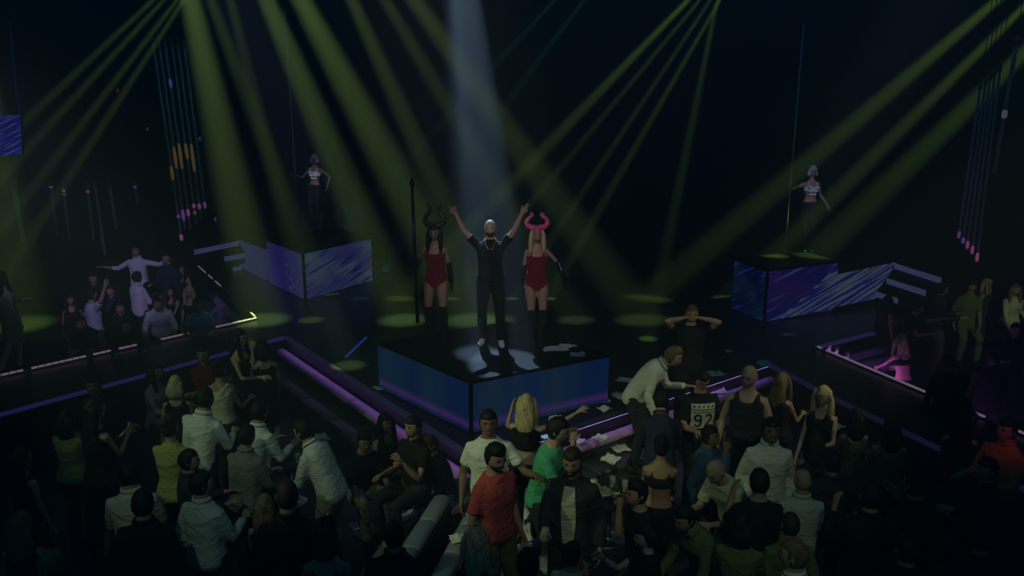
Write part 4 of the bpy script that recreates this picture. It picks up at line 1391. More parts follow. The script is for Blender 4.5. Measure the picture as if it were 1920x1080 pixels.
P('man in black with cropped hair beside the blond-brown woman', 538, 930, face=190, hair='buzz', hc='brown', tc='black', H=1.86, eyes=False)
P('woman with round curly brown hair at the lower edge', 610, 1004, face=180, hair='curly', hc='brown', hlen=0.14, top='dress', tc='black', bottom=None, H=1.68, eyes=False, **F)
P('man with shaved head in black jacket standing by the pale sofa', 740, 1004, face=178, hair='buzz', hc='brown', top='jacket', tc='black', H=1.78, eyes=False, skin='tan')
P('woman with long curly blonde hair next to the red tee', 893, 1014, face=165, hair='curly', hc='blonde', hlen=0.34, top='tank', tc='black', bottom='skirt', bc='black', H=1.70, look=-30, **F)
P('dark head of a man cut off by the lower edge near the glasses', 990, 1058, face=170, tc='black', H=1.74, eyes=False)
P('woman in cream top raising a phone at the lower edge', 1072, 1040, face=150, hair='up', hc='black', top='tee', tc='cream', sleeve=0.35, L='phone', Rr='phone', H=1.66, eyes=False, **F)
P('woman with black bob smoking a cigarette in profile', 1212, 1004, face=-85, hair='bob', hc='black', top='tee', tc='black', sleeve=0.25, L='down', Rr=(-0.05, 0.36, 0.0), H=1.64, skin='fair', nod=10, **F)
P('man in black tee with his fist at his mouth', 1194, 925, face=-70, hair='quiff', top='tee', tc='black', sleeve=0.4, Rr='mouth', L='low', H=1.76, lean=6)
P('woman with bare back in low black dress, dark hair up', 1240, 836, face=170, hair='up', hc='black', top='bra', tc='black', bottom='skirt', bc='black', L='low', Rr='low', H=1.72, skin='tan', eyes=False, **F)
P('bald man in pale tee bowing his head to his chest', 1342, 884, face=-55, hair='bald', top='tee', tc='cream', sleeve=0.4, lean=20, bend=18, nod=30, L='hold', Rr='hold', H=1.72, skin='fair')
P('man in black with damp hair leaning over in front of the bald man', 1284, 972, face=-60, tc='olive', hair='short', lean=22, bend=10, L='low', Rr='low', nod=16, H=1.68)
P('man in jeans jacket tilting a drink to his mouth below the number shirt', 1332, 818, face=50, top='jacket', tc='denim', L='mouth', Rr='down', H=1.76, skin='brown', nod=-6)
P('woman in floral blouse with dark hair among the near crowd', 1390, 984, face=160, hair='bob', hc='black', top='blouse', tc='olive', sleeve=0.6, L='hold', Rr='hold', H=1.58, eyes=False, **F)
P('man in black with flat cap of hair, back turned behind the floral blouse', 1424, 904, face=178, tc='black', top='tee', sleeve=0.4, H=1.8, L='holdup', Rr='hold', eyes=False)
P('bald man in pale green shirt seen from behind', 1505, 902, face=176, hair='bald', tc='pale', sleeve=0.7, H=1.80, L='hold', Rr='hold', eyes=False)
P('man with shorn hair in front of the pale green shirt', 1482, 985, face=180, hair='buzz', hc='brown', top='tee', tc='olive', sleeve=0.4, H=1.72, eyes=False)
P('fair-haired man with white collar looking sideways at the lower edge', 1488, 1040, face=-120, hair='short', hc='light', skin='fair', tc='white', H=1.78, look=0)
P('man in half-lit white shirt with a dark face', 1446, 806, face=-6, tc='white', L='down', Rr='down', H=1.78, skin='brown', floor=0.0)
P('woman with glossy blonde hair over a black top, chin down', 1544, 742, floor=0.24, face=-40, hair='long', hc='blonde', hlen=0.36, top='tank', tc='black', bottom='skirt', bc='black', skin='fair', L='hold', Rr='low', H=1.66, nod=20, **F)
P('woman with straight brown-blond hair beside the bald man in tank top', 1466, 716, floor=0.26, face=130, hair='long', hc='light', hlen=0.42, top='tank', tc='black', bottom='trousers', bc='black', L='hold', Rr='hold', H=1.68, **F)
P('woman with brown hair just behind the white shirt', 1530, 828, face=170, hair='long', hc='brown', hlen=0.3, top='tank', tc='dark', bottom='skirt', bc='black', H=1.70, L='hold', Rr='hold', eyes=False, **F)
P('man in dark shirt between the brown hair and the bald green shirt', 1560, 868, face=170, tc='dark', H=1.78, L='hold', Rr='hold', eyes=False)
P('woman with long black hair and olive dress below the glossy blonde', 1604, 784, face=175, hair='long', hc='black', hlen=0.30, top='tank', tc='olive', bottom='skirt', bc='olive', H=1.70, L='hold', Rr='hold', eyes=False, **F)
P('woman with dark hair and olive wrap beside the long black hair', 1672, 800, face=165, hair='long', hc='black', hlen=0.25, top='tank', tc='olive', bottom='skirt', bc='black', H=1.68, L='hold', Rr='hold', eyes=False, **F)
P('woman with long black hair near the far end of the violet strip', 1806, 786, face=150, hair='long', hc='black', hlen=0.45, top='tank', tc='black', bottom='skirt', bc='black', H=1.68, L='low', Rr='low', eyes=False, **F)
P('man in orange collar with a red-lit face at the right edge', 1888, 806, face=-70, tc='orange', L='hold', Rr='hold', H=1.76)
P('huge dark man seen from behind in the near right corner', 1632, 930, face=178, tc='black', L='holdup', Rr='hold', H=1.86, eyes=False)
P('man in black with a thin band round his raised wrist', 1716, 908, face=200, tc='black', L='hold', Rr='holdup', H=1.84, eyes=False)
P('woman with short hair in black in the gloom of the right corner', 1752, 928, face=190, hair='bob', hc='brown', top='tee', tc='black', sleeve=0.4, H=1.58, eyes=False, **F)
P('man in black reaching a red-lit hand across at the right edge', 1850, 880, face=-80, tc='black', L='reach', Rr='hold', H=1.72)
P('man in black cut off by the lower right corner', 1840, 1010, face=180, tc='black', H=1.74, eyes=False)
P('man in black cut off by the lower edge beside the dark corner', 1700, 1030, face=180, tc='black', H=1.76, eyes=False)
P('woman in black cut off in the lower left corner', 40, 985, face=185, hair='long', hc='light', hlen=0.4, top='tank', tc='black', bottom='skirt', bc='black', H=1.68, eyes=False, **F)
P('man with light hair barely seen at the lower left edge', 95, 1062, face=180, hair='short', hc='light', tc='black', H=1.74, eyes=False)
P('woman in black by the left edge under the catwalk', 40, 860, face=160, hair='long', hc='black', top='tank', tc='black', bottom='skirt', bc='black', H=1.66, eyes=False, **F)
flush()

# ------------------------------------------------------------------ hanging tubes of light
mat('tube_glass', (0.30, 0.36, 0.38), 0.2, spec=0.6)
GL = {n: mat('glow_' + n, c, emit=c, estr=e) for n, c, e in (('amber', (1.0, 0.55, 0.15), 0.05), ('violet', (0.6, 0.25, 1.0), 0.10), ('pale', (0.8, 0.9, 1.0), 0.06), ('pink', (1.0, 0.25, 0.7), 0.12), ('red', (1.0, 0.06, 0.06), 0.09), ('blue', (0.15, 0.3, 1.0), 0.12))}


def hang_tube(label, p0, p1, y, r, lights, group):
    a, b = far(*p0, y), far(*p1, y)
    root = empty('hanging_tube', a); tag(root, label, 'light tube', group)
    link('tube', tube_me('tube', [V3(), (b - a) * 0.5, b - a], r, 8), MATS['tube_glass'], root)
    link('cap', tube_me('cap', [V3((0, 0, 0.10)), V3((0, 0, 0.05)), V3((0, 0, -0.03))], [r * 0.5, r * 1.5, r * 1.5], 8), MATS['edge_metal'], root)
    link('cord', tube_me('cord', [V3((0, 0, 0.08)), V3((0, 0, 10.9 - a.z))], 0.006, 5), MATS['stage_black'], root)
    for t0, t1, g in lights:
        link('lamp', tube_me('lamp', [(b - a) * t0, (b - a) * (t0 + t1) / 2, (b - a) * t1], [r * 0.9, r * 1.35, r * 0.9], 8), GL[g], root)
    return root


TL = [((287, 78), (341, 452), [(0.60, 0.69, 'amber'), (0.86, 0.88, 'violet'), (0.96, 1.0, 'pink')], 'hanging light tube with amber glow, first of the cluster from the dark booth'),
      ((298, 78), (347, 430), [(0.53, 0.68, 'amber'), (0.88, 0.96, 'violet')], 'hanging light tube with amber upper glow, second of the cluster'),
      ((310, 84), (357, 430), [(0.17, 0.23, 'blue'), (0.50, 0.68, 'amber'), (0.88, 0.93, 'pink')], 'hanging light tube with a short blue glow near its top'),
      ((322, 80), (368, 420), [(0.53, 0.64, 'amber'), (0.88, 0.91, 'pink'), (0.92, 0.95, 'amber')], 'hanging light tube with pink and amber points near its end'),
      ((333, 80), (377, 412), [(0.54, 0.74, 'amber'), (0.90, 0.94, 'pink')], 'hanging light tube with the longest amber glow of the cluster'),
      ((345, 84), (385, 392), [(0.95, 1.0, 'violet')], 'dim hanging light tube closest to the broad yellow beam')]
for p0, p1, li, lab in TL: hang_tube(lab, p0, p1, 15.2, 0.026, li, 'hanging tubes beside the broad yellow beam')
TR = [((1838, 165), (1797, 448), [(0.94, 1.0, 'violet')]), ((1848, 155), (1805, 458), [(0.95, 1.0, 'violet')]), ((1857, 145), (1813, 468), [(0.94, 1.0, 'pink')]),
      ((1866, 135), (1822, 478), [(0.94, 1.0, 'pink')]), ((1875, 130), (1831, 492), [(0.94, 1.0, 'pink')]), ((1906, 80), (1865, 324), [(0.50, 0.58, 'pale')])]  # the pale piece is a glint on the tube, put in as glow
LR = ['shortest tube with a violet tip in the cluster above the man in green', 'second violet-tipped tube in the cluster above the man in green', 'middle tube with a pink tip above the man in green',
      'fourth pink-tipped tube of the row above the man in green', 'longest pink-tipped tube, lowest of the row above the man in green', 'thick tube with a white glint standing apart from the pink-tipped row']
for (p0, p1, li), lab in zip(TR, LR): hang_tube(lab, p0, p1, 13.5, 0.022 if p0[0] < 1900 else 0.035, li, 'hanging tubes above the man in green')
TX = [((24, 346), (44, 452), 'broad pale tube hanging at the edge under the blue screen', []), ((95, 346), (108, 440), 'faint tube with a pink point, beside the double pink point', [(0.02, 0.07, 'pink')]),
      ((118, 346), (131, 450), 'faint tube with a double pink point over the dark booth', [(0.08, 0.13, 'pink'), (0.15, 0.19, 'violet')]), ((163, 346), (176, 450), 'faint tube with a single pink point above the gloomy booth', [(0.10, 0.15, 'pink')]),
      ((178, 345), (197, 478), 'plain faint tube, longest over the dark booth', []), ((205, 345), (219, 430), 'plain faint tube next to the longest one', []), ((252, 345), (258, 380), 'short tube with a weak blue glow', [(0.0, 0.25, 'blue')])]
for p0, p1, lab, li in TX: hang_tube(lab, p0, p1, 16.5, 0.03 if p0[0] > 30 else 0.06, li, 'faint tubes over the dark booth')
for (px, py), lab, g in (((25, 88), 'small red lamp high above the blue screen', 'red'), ((92, 218), 'small red lamp beside the blue screen', 'red'), ((221, 170), 'small red lamp between the narrow beams', 'red'),
                         ((277, 242), 'small red lamp close to the amber tubes', 'red'), ((375, 260), 'small blue lamp in the broad yellow beam', 'blue'), ((404, 411), 'tiny violet lamp low on the dark wall', 'violet')):
    p = far(px, py, YB - 0.05)
    r = empty('wall_lamp', p); tag(r, lab, 'lamp')
    link('housing', box_me('housing', (0, 0.05, 0), (0.12, 0.12, 0.2), 0.02, 1), MATS['stage_black'], r)
    link('lens', mesh('lens', *ellipsoid_vf((0, -0.02, 0), (0.035, 0.03, 0.06)), True), GL[g], r)

# ------------------------------------------------------------------ sofas, tables and what stands on them
s1, s2 = at(852, 940, 0.7), at(758, 1100, 0.7)
dv = (s2 - s1).normalized(); rt = V3((-dv.y, dv.x, 0))
if rt.x < 0: rt = -rt
bench('pale grey sofa with padded back roll by the man with shaved head', (s1 - rt * 0.02)[:2], (s2 - rt * 0.02)[:2], 'beige_pad', 'grey_pad', 3, 0.62, 0.0, 0.72, zs=0.42, glow=False)
bench('grey sofa back to back with the pale one, beside the curly blonde', (s2 + rt * 0.18)[:2], (s1 + rt * 0.18)[:2], 'grey_pad', 'grey_pad', 3, 0.60, 0.0, 0.72, zs=0.42, glow=False)


def ottoman(label, px, py, w, d, rz, m):
    p = at(px, py, 0.42)
    r = empty('ottoman', (p.x, p.y, 0), rz); tag(r, label, 'ottoman')
    link('base', box_me('base', (0, 0, 0.14), (w - 0.04, d - 0.04, 0.28)), MATS['dark_pad'], r)
    link('cushion', box_me('cushion', (0, 0, 0.35), (w, d, 0.14), 0.04, 2), MATS[m], r)
    return r


ottoman('white square ottoman under the dropped jackets', 866, 918, 0.62, 0.55, 0.5, 'beige_pad')
mat('table_black', (0.03, 0.03, 0.032), 0.15)
mat('glass_clear', (0.55, 0.62, 0.55), 0.08, spec=0.8)
gm = MATS['glass_clear'].node_tree.nodes['Principled BSDF']
gm.inputs['Alpha'].default_value = 0.55
mat('cup_white', (0.7, 0.7, 0.66), 0.5)
mat('bottle_green', (0.05, 0.14, 0.05), 0.1)
mat('bottle_clear', (0.4, 0.46, 0.42), 0.08)
mat('steel', (0.5, 0.5, 0.5), 0.25, 1.0)
mat('paper', (0.74, 0.73, 0.72), 0.8, bump=0.05, bscale=30)
mat('paper_violet', (0.55, 0.42, 0.66), 0.8)
mat('phone_black', (0.01, 0.01, 0.012), 0.15)
mat('phone_screen', (0.3, 0.4, 0.5), 0.2, emit=lin(70, 86, 100), estr=1.0)


def table(label, px, py, r, h=0.55):
    p = at(px, py, h)
    o = empty('cocktail_table', (p.x, p.y, 0)); tag(o, label, 'table')
    link('table_top', tube_me('table_top', [(0, 0, h - 0.035), (0, 0, h - 0.02), (0, 0, h)], [r - 0.02, r, r - 0.004], 28, False), MATS['table_black'], o)
    link('pedestal', tube_me('pedestal', [(0, 0, 0.02), (0, 0, 0.05), (0, 0, h - 0.03)], [0.06, 0.035, 0.035], 12), MATS['steel'], o)
    link('foot', tube_me('foot', [(0, 0, 0.0), (0, 0, 0.012), (0, 0, 0.025)], [r * 0.62, r * 0.6, 0.08], 24), MATS['steel'], o)
    return V3((p.x, p.y, h))


def glass(label, p, m='glass_clear', h=0.11, r=0.035, group=None, drink=None):
    o = empty('drinking_glass', p); tag(o, label, 'glass', group)
    pts = [(0, 0, 0), (0, 0, h), (0, 0, h), (0, 0, 0.012)]
    link('cup', tube_me('cup', [(0, 0, 0), (0, 0, 0.004), (0, 0, h), (0, 0, h - 0.002), (0, 0, 0.012)], [r * 0.8, r * 0.82, r, r * 0.92, r * 0.74], 14), MATS[m], o)
    link('drink', tube_me('drink', [(0, 0, 0.013), (0, 0, h * 0.62)], [r * 0.72, r * 0.84], 12), drink or MATS['beige_pad'], o)
    return o


def bottle(label, p, m='bottle_green', group=None):
    o = empty('bottle', p); tag(o, label, 'bottle', group)
    link('body', tube_me('body', [(0, 0, 0), (0, 0, 0.005), (0, 0, 0.17), (0, 0, 0.20), (0, 0, 0.225), (0, 0, 0.29)], [0.034, 0.038, 0.038, 0.030, 0.015, 0.013], 14), MATS[m], o)
    link('label', tube_me('label', [(0, 0, 0.06), (0, 0, 0.14)], 0.0388, 14), MATS['cup_white'], o)
    link('cap', tube_me('cap', [(0, 0, 0.285), (0, 0, 0.31)], 0.0155, 10), MATS['gold'], o)
    return o


mat('ice', (0.8, 0.85, 0.85), 0.2)


def bucket(label, p):
    o = empty('ice_bucket', p); tag(o, label, 'bucket')
    link('pail', tube_me('pail', [(0, 0, 0), (0, 0, 0.005), (0, 0, 0.20), (0, 0, 0.195), (0, 0, 0.12)], [0.075, 0.08, 0.11, 0.10, 0.09], 18), MATS['steel'], o)
    for k in range(7):
        a = k * 0.9
        link('ice_cube', box_me('ice_cube', (0.055 * math.cos(a) * (k > 0), 0.055 * math.sin(a) * (k > 0), 0.15 + 0.02 * (k % 2)), (0.045, 0.045, 0.045), 0.006, 1), MATS['ice'], o)
    return o


T1 = table('round black table with cups and fruit beside the man with fist at mouth', 1142, 925, 0.36)
T2 = table('round black table strewn with glasses and ice by the curly brown hair', 572, 1034, 0.36)
T3 = table('round black table with a glass dish at the lower edge', 1034, 1074, 0.32)
T4 = table('round black table near the white shirt leaning over it', 540, 862, 0.32)
for i, (dx, dy, lab) in enumerate(((-0.16, 0.08, 'tall cup with pale drink at the rim of the fruit table'), (0.06, 0.16, 'cup with red-topped drink at the back of the fruit table'), (0.18, 0.06, 'cup with red-topped drink nearest the man with fist at mouth'))):
    glass(lab, T1 + V3((dx, dy, 0)), 'cup_white', 0.12, 0.042, 'cups on the fruit table', CL['red'] if i else CL['cream'])
r = empty('fruit_bowl', T1 + V3((-0.08, -0.08, 0))); tag(r, 'wide white bowl of pale fruit on the round table', 'bowl')
link('dish', tube_me('dish', [(0, 0, 0), (0, 0, 0.01), (0, 0, 0.07), (0, 0, 0.066), (0, 0, 0.03)], [0.05, 0.06, 0.125, 0.115, 0.05], 20), MATS['cup_white'], r)
for k in range(6):
    a = k * 1.05
    o = link('fruit', mesh('fruit', *ellipsoid_vf((0.055 * math.cos(a), 0.055 * math.sin(a), 0.075), (0.033, 0.033, 0.031), 6, 9), True), mat('fruit_pale', (0.62, 0.55, 0.25), 0.5), r)
bottle('green bottle standing on the fruit table', T1 + V3((0.05, -0.2, 0)))
bucket('steel bucket of ice on the table by the curly brown hair', T2 + V3((-0.05, 0.08, 0)))
for dx, dy, lab in ((0.14, 0.1, 'clear glass right of the ice bucket'), (0.20, -0.04, 'clear glass at the rim of the ice bucket table'), (0.05, -0.2, 'clear glass in front of the ice bucket'), (-0.2, -0.1, 'clear glass in shadow left of the ice bucket')):
    glass(lab, T2 + V3((dx, dy, 0)), group='glasses on the ice bucket table')
bottle('clear bottle lying within reach on the ice bucket table', T2 + V3((0.20, 0.16, 0)), 'bottle_clear')
r = empty('glass_dish', T3 + V3((0, 0.02, 0))); tag(r, 'wide clear glass dish on the table at the lower edge', 'dish')
link('dish', tube_me('dish', [(0, 0, 0), (0, 0, 0.01), (0, 0, 0.09), (0, 0, 0.085), (0, 0, 0.03)], [0.07, 0.09, 0.16, 0.15, 0.07], 22), MATS['glass_clear'], r)
for dx, dy, lab in ((-0.22, 0.06, 'glass left of the wide glass dish'), (0.22, 0.06, 'glass right of the wide glass dish')):
    glass(lab, T3 + V3((dx, dy, 0)), group='glasses by the glass dish')
for dx, dy, lab in ((0.0, 0.1, 'glass at the back of the table by the leaning white shirt'), (0.14, -0.06, 'glass at the near side of the table by the leaning white shirt')):
    glass(lab, T4 + V3((dx, dy, 0)), group='glasses by the leaning white shirt')
bottle('green bottle on the table by the leaning white shirt', T4 + V3((-0.1, -0.02, 0)))
# glasses along the violet strip
for (px, py), lab in (((1567, 662), 'glass on the strip edge closest to the booth corner'), ((1581, 668), 'middle glass of the three on the strip edge'), ((1601, 678), 'glass on the strip edge nearest the blonde with bare back')):
    glass(lab, at(px, py, ZS + 0.0) + V3((-0.05, 0.14, 0)), group='glasses on the strip edge')


# ------------------------------------------------------------------ paper napkins scattered about
def napkin(label, px, py, z, w=0.20, d=0.16, rz=0.0, crumple=0.03, m='paper', seed=0):
    rs = random.Random(seed + int(px))
    p = at(px, py, z)
    n = 6
    v, f = [], []
    for lay in (0, 1):
        for i in range(n):
            for j in range(n):
                x, y = (i / (n - 1) - 0.5) * w, (j / (n - 1) - 0.5) * d
                v.append([x, y, 0.0])
    hs = [[abs(noise.noise(Vector((i * 0.9 + seed, j * 0.9 + px, 0)))) * crumple * 2 for j in range(n)] for i in range(n)]
    sk = rs.uniform(-0.35, 0.35)
    for k, q in enumerate(v):
        i, j = (k % (n * n)) // n, k % n
        q[0] += sk * q[1] + rs.uniform(-0.006, 0.006)
        q[2] = hs[i][j] + (0.004 if k >= n * n else 0.001)
    for lay in (0, 1):
        o = lay * n * n
        for i in range(n - 1):
            for j in range(n - 1):
                q = (o + i * n + j, o + (i + 1) * n + j, o + (i + 1) * n + j + 1, o + i * n + j + 1)
                f.append(q if lay else q[::-1])
    rim = [i * n for i in range(n)] + [(n - 1) * n + j for j in range(1, n)] + [i * n + n - 1 for i in range(n - 2, -1, -1)] + [j for j in range(n - 2, 0, -1)]
    for a, b in zip(rim, rim[1:] + rim[:1]):
        f.append((a, b, b + n * n, a + n * n))
    o = link('paper_napkin', mesh('paper_napkin', v, f), MATS[m], loc=p, rz=rz)
    tag(o, label, 'napkin', 'paper napkins strewn about')
    return o


Zp, Zs, Zb = Z_P + 0.002, ZS + 0.002, 0.48
NAP = [
    ('large crumpled napkin on the podium at the feet of the blonde dancer', 1040, 655, Zp, 0.34, 0.17, 0.1), ('second napkin lapped over the large one on the podium', 1064, 650, Zp, 0.2, 0.15, 0.5),
    ('flat napkin near the corner edge of the podium top', 1083, 666, Zp, 0.2, 0.15, -0.2),
    ('napkin on the stage at the outer corner of the blue podium', 716, 728, Zs, 0.2, 0.15, 0.4), ('napkin standing against the podium screen beside the pointing hand', 1040, 788, Zs, 0.16, 0.2, 0.2),
    ('napkin folded over the stage edge beside the pointing hand', 1046, 800, Zs, 0.2, 0.14, 0.4), ('napkin by the far end of the podium screen', 1130, 752, Zs, 0.18, 0.18, 0.1),
    ('napkin hanging at the stage edge past the podium', 1132, 768, Zs, 0.18, 0.14, 0.7), ('pink-tinted napkin crumpled beside the podium', 1160, 742, Zs, 0.22, 0.2, 0.9),
    ('napkin lying behind the white shirt on the stage', 1176, 714, Zs, 0.3, 0.18, -0.4), ('smaller napkin nearer the white shirt on the stage', 1190, 734, Zs, 0.18, 0.14, 0.2),
    ('napkin heap on the stage edge behind the number shirt', 1342, 702, Zs, 0.24, 0.18, 0.1), ('napkin beside the ear-clutching man, up stage', 1264, 604, Zs, 0.22, 0.18, 0.5),
    ('small napkin alone on the dark stage between podium and steps', 1480, 629, Zs, 0.2, 0.12, -0.3), ('tiny paper scrap on the stage past the bald head', 1367, 660, Zs, 0.13, 0.08, 0.0),
    ('napkin peak behind the bald head', 1432, 682, Zs, 0.22, 0.2, 0.4), ('napkin at the foot of the pale violet podium', 622, 553, Zs, 0.3, 0.14, 0.2),
    ('napkin on the violet roll nearest the green shirt', 1085, 828, Zb + 0.02, 0.16, 0.14, 0.7), ('square napkin on the violet roll past the green shirt', 1126, 822, Zb + 0.02, 0.17, 0.17, 0.8),
    ('napkin tossed on the bench below the violet roll', 1163, 842, 0.27, 0.2, 0.2, 0.3), ('violet-lit napkin among the papers on the bench', 1145, 862, 0.27, 0.22, 0.2, 1.0),
    ('napkin on the floor by the seated beige knees', 676, 986, 0.003, 0.22, 0.16, 0.4), ('second floor napkin by the seated beige knees', 684, 1002, 0.003, 0.2, 0.16, 0.9), ('third floor napkin under the pale sofa edge', 702, 996, 0.003, 0.16, 0.12, 0.1),
    ('napkin on the floor beside the shaved head', 697, 1024, 0.003, 0.14, 0.1, 0.3), ('pair napkin beside the leaning white shirt', 606, 820, 0.003, 0.22, 0.16, 0.2), ('second napkin beside the leaning white shirt', 628, 822, 0.003, 0.2, 0.16, -0.3),
    ('napkin dropped on the grey sofa back', 864, 1010, 0.79, 0.2, 0.13, 0.3), ('wide beige paper on the pale sofa seat', 776, 966, 0.43, 0.34, 0.22, 0.3), ('yellow-lit napkin on the floor before the seated jeans', 790, 940, 0.003, 0.22, 0.16, 0.3),
    ('napkin under the small table by the red tee', 1010, 985, 0.003, 0.24, 0.2, 0.4), ('napkin by the white printed jacket', 1020, 1004, 0.003, 0.2, 0.18, 0.9),
    ('napkin sheets fanned behind the fruit table', 1150, 902, 0.003, 0.3, 0.24, 0.2), ('napkin sheet overlapping the fan behind the fruit table', 1168, 910, 0.003, 0.26, 0.2, 0.8),
    ('violet-lit napkin beside the long black hair and glossy blonde', 1566, 800, 0.40, 0.2, 0.2, 0.5), ('violet napkin on the bench behind the number shirt', 1345, 734, Zb, 0.24, 0.2, 0.0),
]
for i, (lab, px, py, z, w, d, rz) in enumerate(NAP):
    napkin(lab, px, py, z, w, d, rz, seed=i * 3)


# ------------------------------------------------------------------ dropped jackets, a number on a shirt, things in hands
def garment(label, px, py, z, w, d, h, m, seed):
    p = at(px, py, z)
    n = 15
    v, f = [], []
    for i in range(n):
        for j in range(n):
            u, t = i / (n - 1) * 2 - 1, j / (n - 1) * 2 - 1
            e = max(0.0, 1 - (abs(u) ** 2.6 + abs(t) ** 2.6))
            k = noise.noise(Vector((u * 2.2 + seed, t * 2.2, 0.3)))
            v.append((u * w / 2 * (1 + 0.16 * noise.noise(Vector((t * 2, seed, 1)))), t * d / 2 * (1 + 0.16 * noise.noise(Vector((u * 2, seed, 5)))), h * e ** 0.45 * (0.62 + 0.7 * k)))
    v += [(x, y, -0.004) for x, y, _ in v]
    N = n * n
    for i in range(n - 1):
        for j in range(n - 1):
            q = (i * n + j, (i + 1) * n + j, (i + 1) * n + j + 1, i * n + j + 1)
            f.append(q); f.append(tuple(N + a for a in q[::-1]))
    rim = [i * n for i in range(n)] + [(n - 1) * n + j for j in range(1, n)] + [i * n + n - 1 for i in range(n - 2, -1, -1)] + [j for j in range(n - 2, 0, -1)]
    for a, b in zip(rim, rim[1:] + rim[:1]): f.append((b, a, a + N, b + N))
    o = empty('jacket', p, seed); tag(o, label, 'jacket')
    link('cloth', mesh('cloth', v, f, True), m, o)
    link('sleeve', tube_me('sleeve', [(w * 0.25, 0, h * 0.5), (w * 0.5, -d * 0.1, h * 0.4), (w * 0.62, -d * 0.42, 0.05)], [0.07, 0.062, 0.05], 10), m, o)
    return o


garment('dark blue jacket thrown over the ottoman', 842, 930, 0.42, 0.5, 0.36, 0.16, CL['denim'], 1)
garment('black jacket slumped on the pale sofa', 800, 985, 0.42, 0.36, 0.5, 0.14, CL['black'], 2)
mp = mat('cloth_printed', (0.7, 0.7, 0.7), 0.85)
nt = mp.node_tree
tcn = nt.nodes.new('ShaderNodeTexCoord'); vo = nt.nodes.new('ShaderNodeTexNoise'); vo.inputs['Scale'].default_value = 7
nt.links.new(tcn.outputs['Object'], vo.inputs['Vector'])
cc = ramp(nt, vo.outputs['Fac'], [(0.56, (0.72, 0.72, 0.74)), (0.60, (0.02, 0.04, 0.10))])
nt.links.new(cc, nt.nodes['Principled BSDF'].inputs['Base Color'])
garment('white jacket with dark printed shapes dropped beside the red tee', 985, 985, 0.42, 0.44, 0.62, 0.16, mp, 4)
ottoman('grey ottoman under the white printed jacket', 990, 985, 0.66, 0.72, 0.2, 'grey_pad')
ottoman('grey ottoman beside the glass of the dark jacket man', 1016, 930, 0.5, 0.5, 0.3, 'grey_pad')

# the print on the tee
p, r_, f_, u_ = n92['frame'](0.27)
inv = lambda q: n92['rot'].transposed() @ (q - n92['loc'])
c0 = inv(p)
fl = n92['rot'].transposed() @ f_; ul = n92['rot'].transposed() @ u_
tee = [c for c in n92['ob'].children if c.name.startswith('t_shirt')][0]
X = V3((-1, 0, 0))


def on_tee(name, pts2, faces, m, off, par=None):
    v = [c0 + X * a + ul * b + fl * 0.30 for a, b in pts2]
    o = link(name, mesh(name, v, faces), m, par or n92['ob'])
    md = o.modifiers.new('cling', 'SHRINKWRAP'); md.target = tee; md.wrap_method = 'PROJECT'; md.use_negative_direction = True; md.use_positive_direction = False
    md.use_project_x = False; md.use_project_y = True; md.use_project_z = False; md.offset = off; md.wrap_mode = 'ABOVE_SURFACE'
    return o


def rect_grid(x0, x1, y0, y1, nx, ny):
    pts = [(x0 + (x1 - x0) * i / nx, y0 + (y1 - y0) * j / ny) for j in range(ny + 1) for i in range(nx + 1)]
    f = [(j * (nx + 1) + i, j * (nx + 1) + i + 1, (j + 1) * (nx + 1) + i + 1, (j + 1) * (nx + 1) + i) for j in range(ny) for i in range(nx)]
    return pts, f


pale_print = mat('print_pale', (0.50, 0.50, 0.46), 0.8)
dark_print = mat('print_dark', (0.012, 0.012, 0.013), 0.8)
pnl = on_tee('print_panel', *rect_grid(-0.13, 0.13, -0.13, 0.15, 12, 14), pale_print, 0.004)
on_tee('print_band', *rect_grid(-0.12, 0.12, 0.055, 0.062, 14, 1), dark_print, 0.007, pnl)
on_tee('print_band', *rect_grid(-0.12, 0.12, 0.085, 0.092, 14, 1), dark_print, 0.007, pnl)
for k in range(5):
    cx, cy = -0.10 + 0.05 * k, 0.122
    pts = [(cx + (0.015 if i % 2 == 0 else 0.0065) * math.sin(i * math.pi / 5), cy + (0.015 if i % 2 == 0 else 0.0065) * math.cos(i * math.pi / 5)) for i in range(10)] + [(cx, cy)]
    on_tee('print_star', pts, [(i, (i + 1) % 10, 10) for i in range(10)], dark_print, 0.007, pnl)


def stroke(path, w):
    """a printed stroke of even width along a path"""
    pts, f = [], []
    for i, (x, y) in enumerate(path):
        a = path[max(0, i - 1)]; b = path[min(len(path) - 1, i + 1)]
        dx, dy = b[0] - a[0], b[1] - a[1]
        l = math.hypot(dx, dy) or 1
        pts += [(x - dy / l * w, y + dx / l * w), (x + dy / l * w, y - dx / l * w)]
    for i in range(len(path) - 1): f.append((2 * i, 2 * i + 1, 2 * i + 3, 2 * i + 2))
    return pts, f


arc = lambda cx, cy, rx, ry, a0, a1, n=16: [(cx + rx * math.cos(R(a0 + (a1 - a0) * i / n)), cy + ry * math.sin(R(a0 + (a1 - a0) * i / n))) for i in range(n + 1)]
nine = arc(-0.058, -0.005, 0.032, 0.034, -20, 340, 20) + [(-0.026, -0.03)] + arc(-0.058, -0.07, 0.032, 0.034, 0, -150, 10)
two = arc(0.058, 0.0, 0.032, 0.032, 160, -30, 12) + [(0.06, -0.06), (0.026, -0.098), (0.03, -0.103), (0.06, -0.103), (0.094, -0.103)]
on_tee('digit_nine', *stroke(nine, 0.011), dark_print, 0.007, pnl)
on_tee('digit_two', *stroke(two, 0.011), dark_print, 0.007, pnl)

# the glass in the dark jacket man's hand and his pale tee
g = glass('short glass with amber drink held by the man in dark jacket', jk['hand_r'] + V3((0.0, -0.02, -0.03)), h=0.10, r=0.036, drink=mat('drink_amber', (0.5, 0.35, 0.08), 0.2))

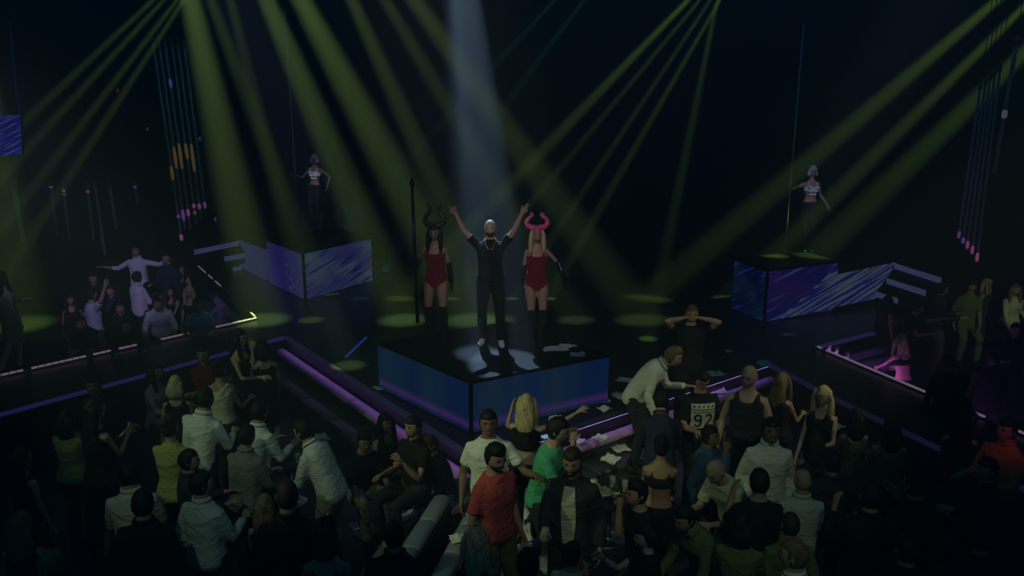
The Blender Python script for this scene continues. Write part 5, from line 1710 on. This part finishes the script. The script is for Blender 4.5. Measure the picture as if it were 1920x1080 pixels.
# a moving-head lamp on the stage and a lit line in the stage floor
p = at(722, 538, ZS)
o = empty('moving_head_lamp', p, 0.4); tag(o, 'squat black moving-head lamp on the stage beside the pale violet podium', 'stage lamp')
link('base', box_me('base', (0, 0, 0.07), (0.36, 0.30, 0.14), 0.02, 2), CL['gloss'], o)
for sd in (-1, 1):
    link('yoke_arm', box_me('yoke_arm', (0.17 * sd, 0, 0.30), (0.05, 0.14, 0.34), 0.02, 2), CL['gloss'], o)
link('head', tube_me('head', [(0, 0.12, 0.30), (0, 0.06, 0.33), (0, -0.06, 0.40), (0, -0.14, 0.44)], [0.07, 0.12, 0.13, 0.11], 16), CL['gloss'], o)
link('lens', tube_me('lens', [(0, -0.135, 0.437), (0, -0.15, 0.445)], [0.095, 0.085], 16), MATS['glass_clear'], o)
a_, b_ = at(648, 670, ZS + 0.006), at(687, 632, ZS + 0.006)
o = link('floor_light_line', box_me('floor_light_line', (0, 0, 0), ((b_ - a_).length, 0.035, 0.012)), mat('line_blue', (0.05, 0.1, 0.3), emit=lin(20, 44, 110), estr=1.0), loc=(a_ + b_) / 2, rz=math.atan2((b_ - a_).y, (b_ - a_).x))
tag(o, 'thin blue lit line in the stage floor beside the podium', 'light line')

# the cream tee inside the open dark jacket
def cling(info, garment_name, name, pts2, faces, m, t, off):
    p, r_, f_, u_ = info['frame'](t)
    rt = info['rot'].transposed()
    c0, fl, ul = rt @ (p - info['loc']), rt @ f_, rt @ u_
    g = [c for c in info['ob'].children if c.name.startswith(garment_name)][0]
    o = link(name, mesh(name, [c0 + V3((-1, 0, 0)) * a + ul * b + fl * 0.30 for a, b in pts2], faces), m, info['ob'])
    md = o.modifiers.new('cling', 'SHRINKWRAP'); md.target = g; md.wrap_method = 'PROJECT'; md.use_negative_direction = True; md.use_positive_direction = False
    md.use_project_x = False; md.use_project_y = True; md.use_project_z = False; md.offset = off; md.wrap_mode = 'ABOVE_SURFACE'
    return o


pts, f = rect_grid(-1, 1, -0.30, 0.22, 6, 14)
pts = [(x * (0.045 + 0.02 * math.sin((y + 0.3) * 6)), y) for x, y in pts]
cling(jk, 'jacket', 'inner_shirt', pts, f, CL['cream'], 0.27, 0.005)

# ------------------------------------------------------------------ haze that fills the hall
hz = bpy.data.materials.new('haze')
hz.use_nodes = True
nt = hz.node_tree
nt.nodes.clear()
o_ = nt.nodes.new('ShaderNodeOutputMaterial')
vs = nt.nodes.new('ShaderNodeVolumeScatter')
vs.inputs['Color'].default_value = (1, 1, 1, 1)
vs.inputs['Density'].default_value = 0.022
vs.inputs['Anisotropy'].default_value = 0.35
nt.links.new(vs.outputs[0], o_.inputs['Volume'])
ho = link('stage_haze', box_me('stage_haze', (0, 11.1, 5.2), (26.0, 24.6, 11.6)), hz)
tag(ho, 'thin smoke haze filling the hall and catching the light beams', 'haze', kind='stuff')
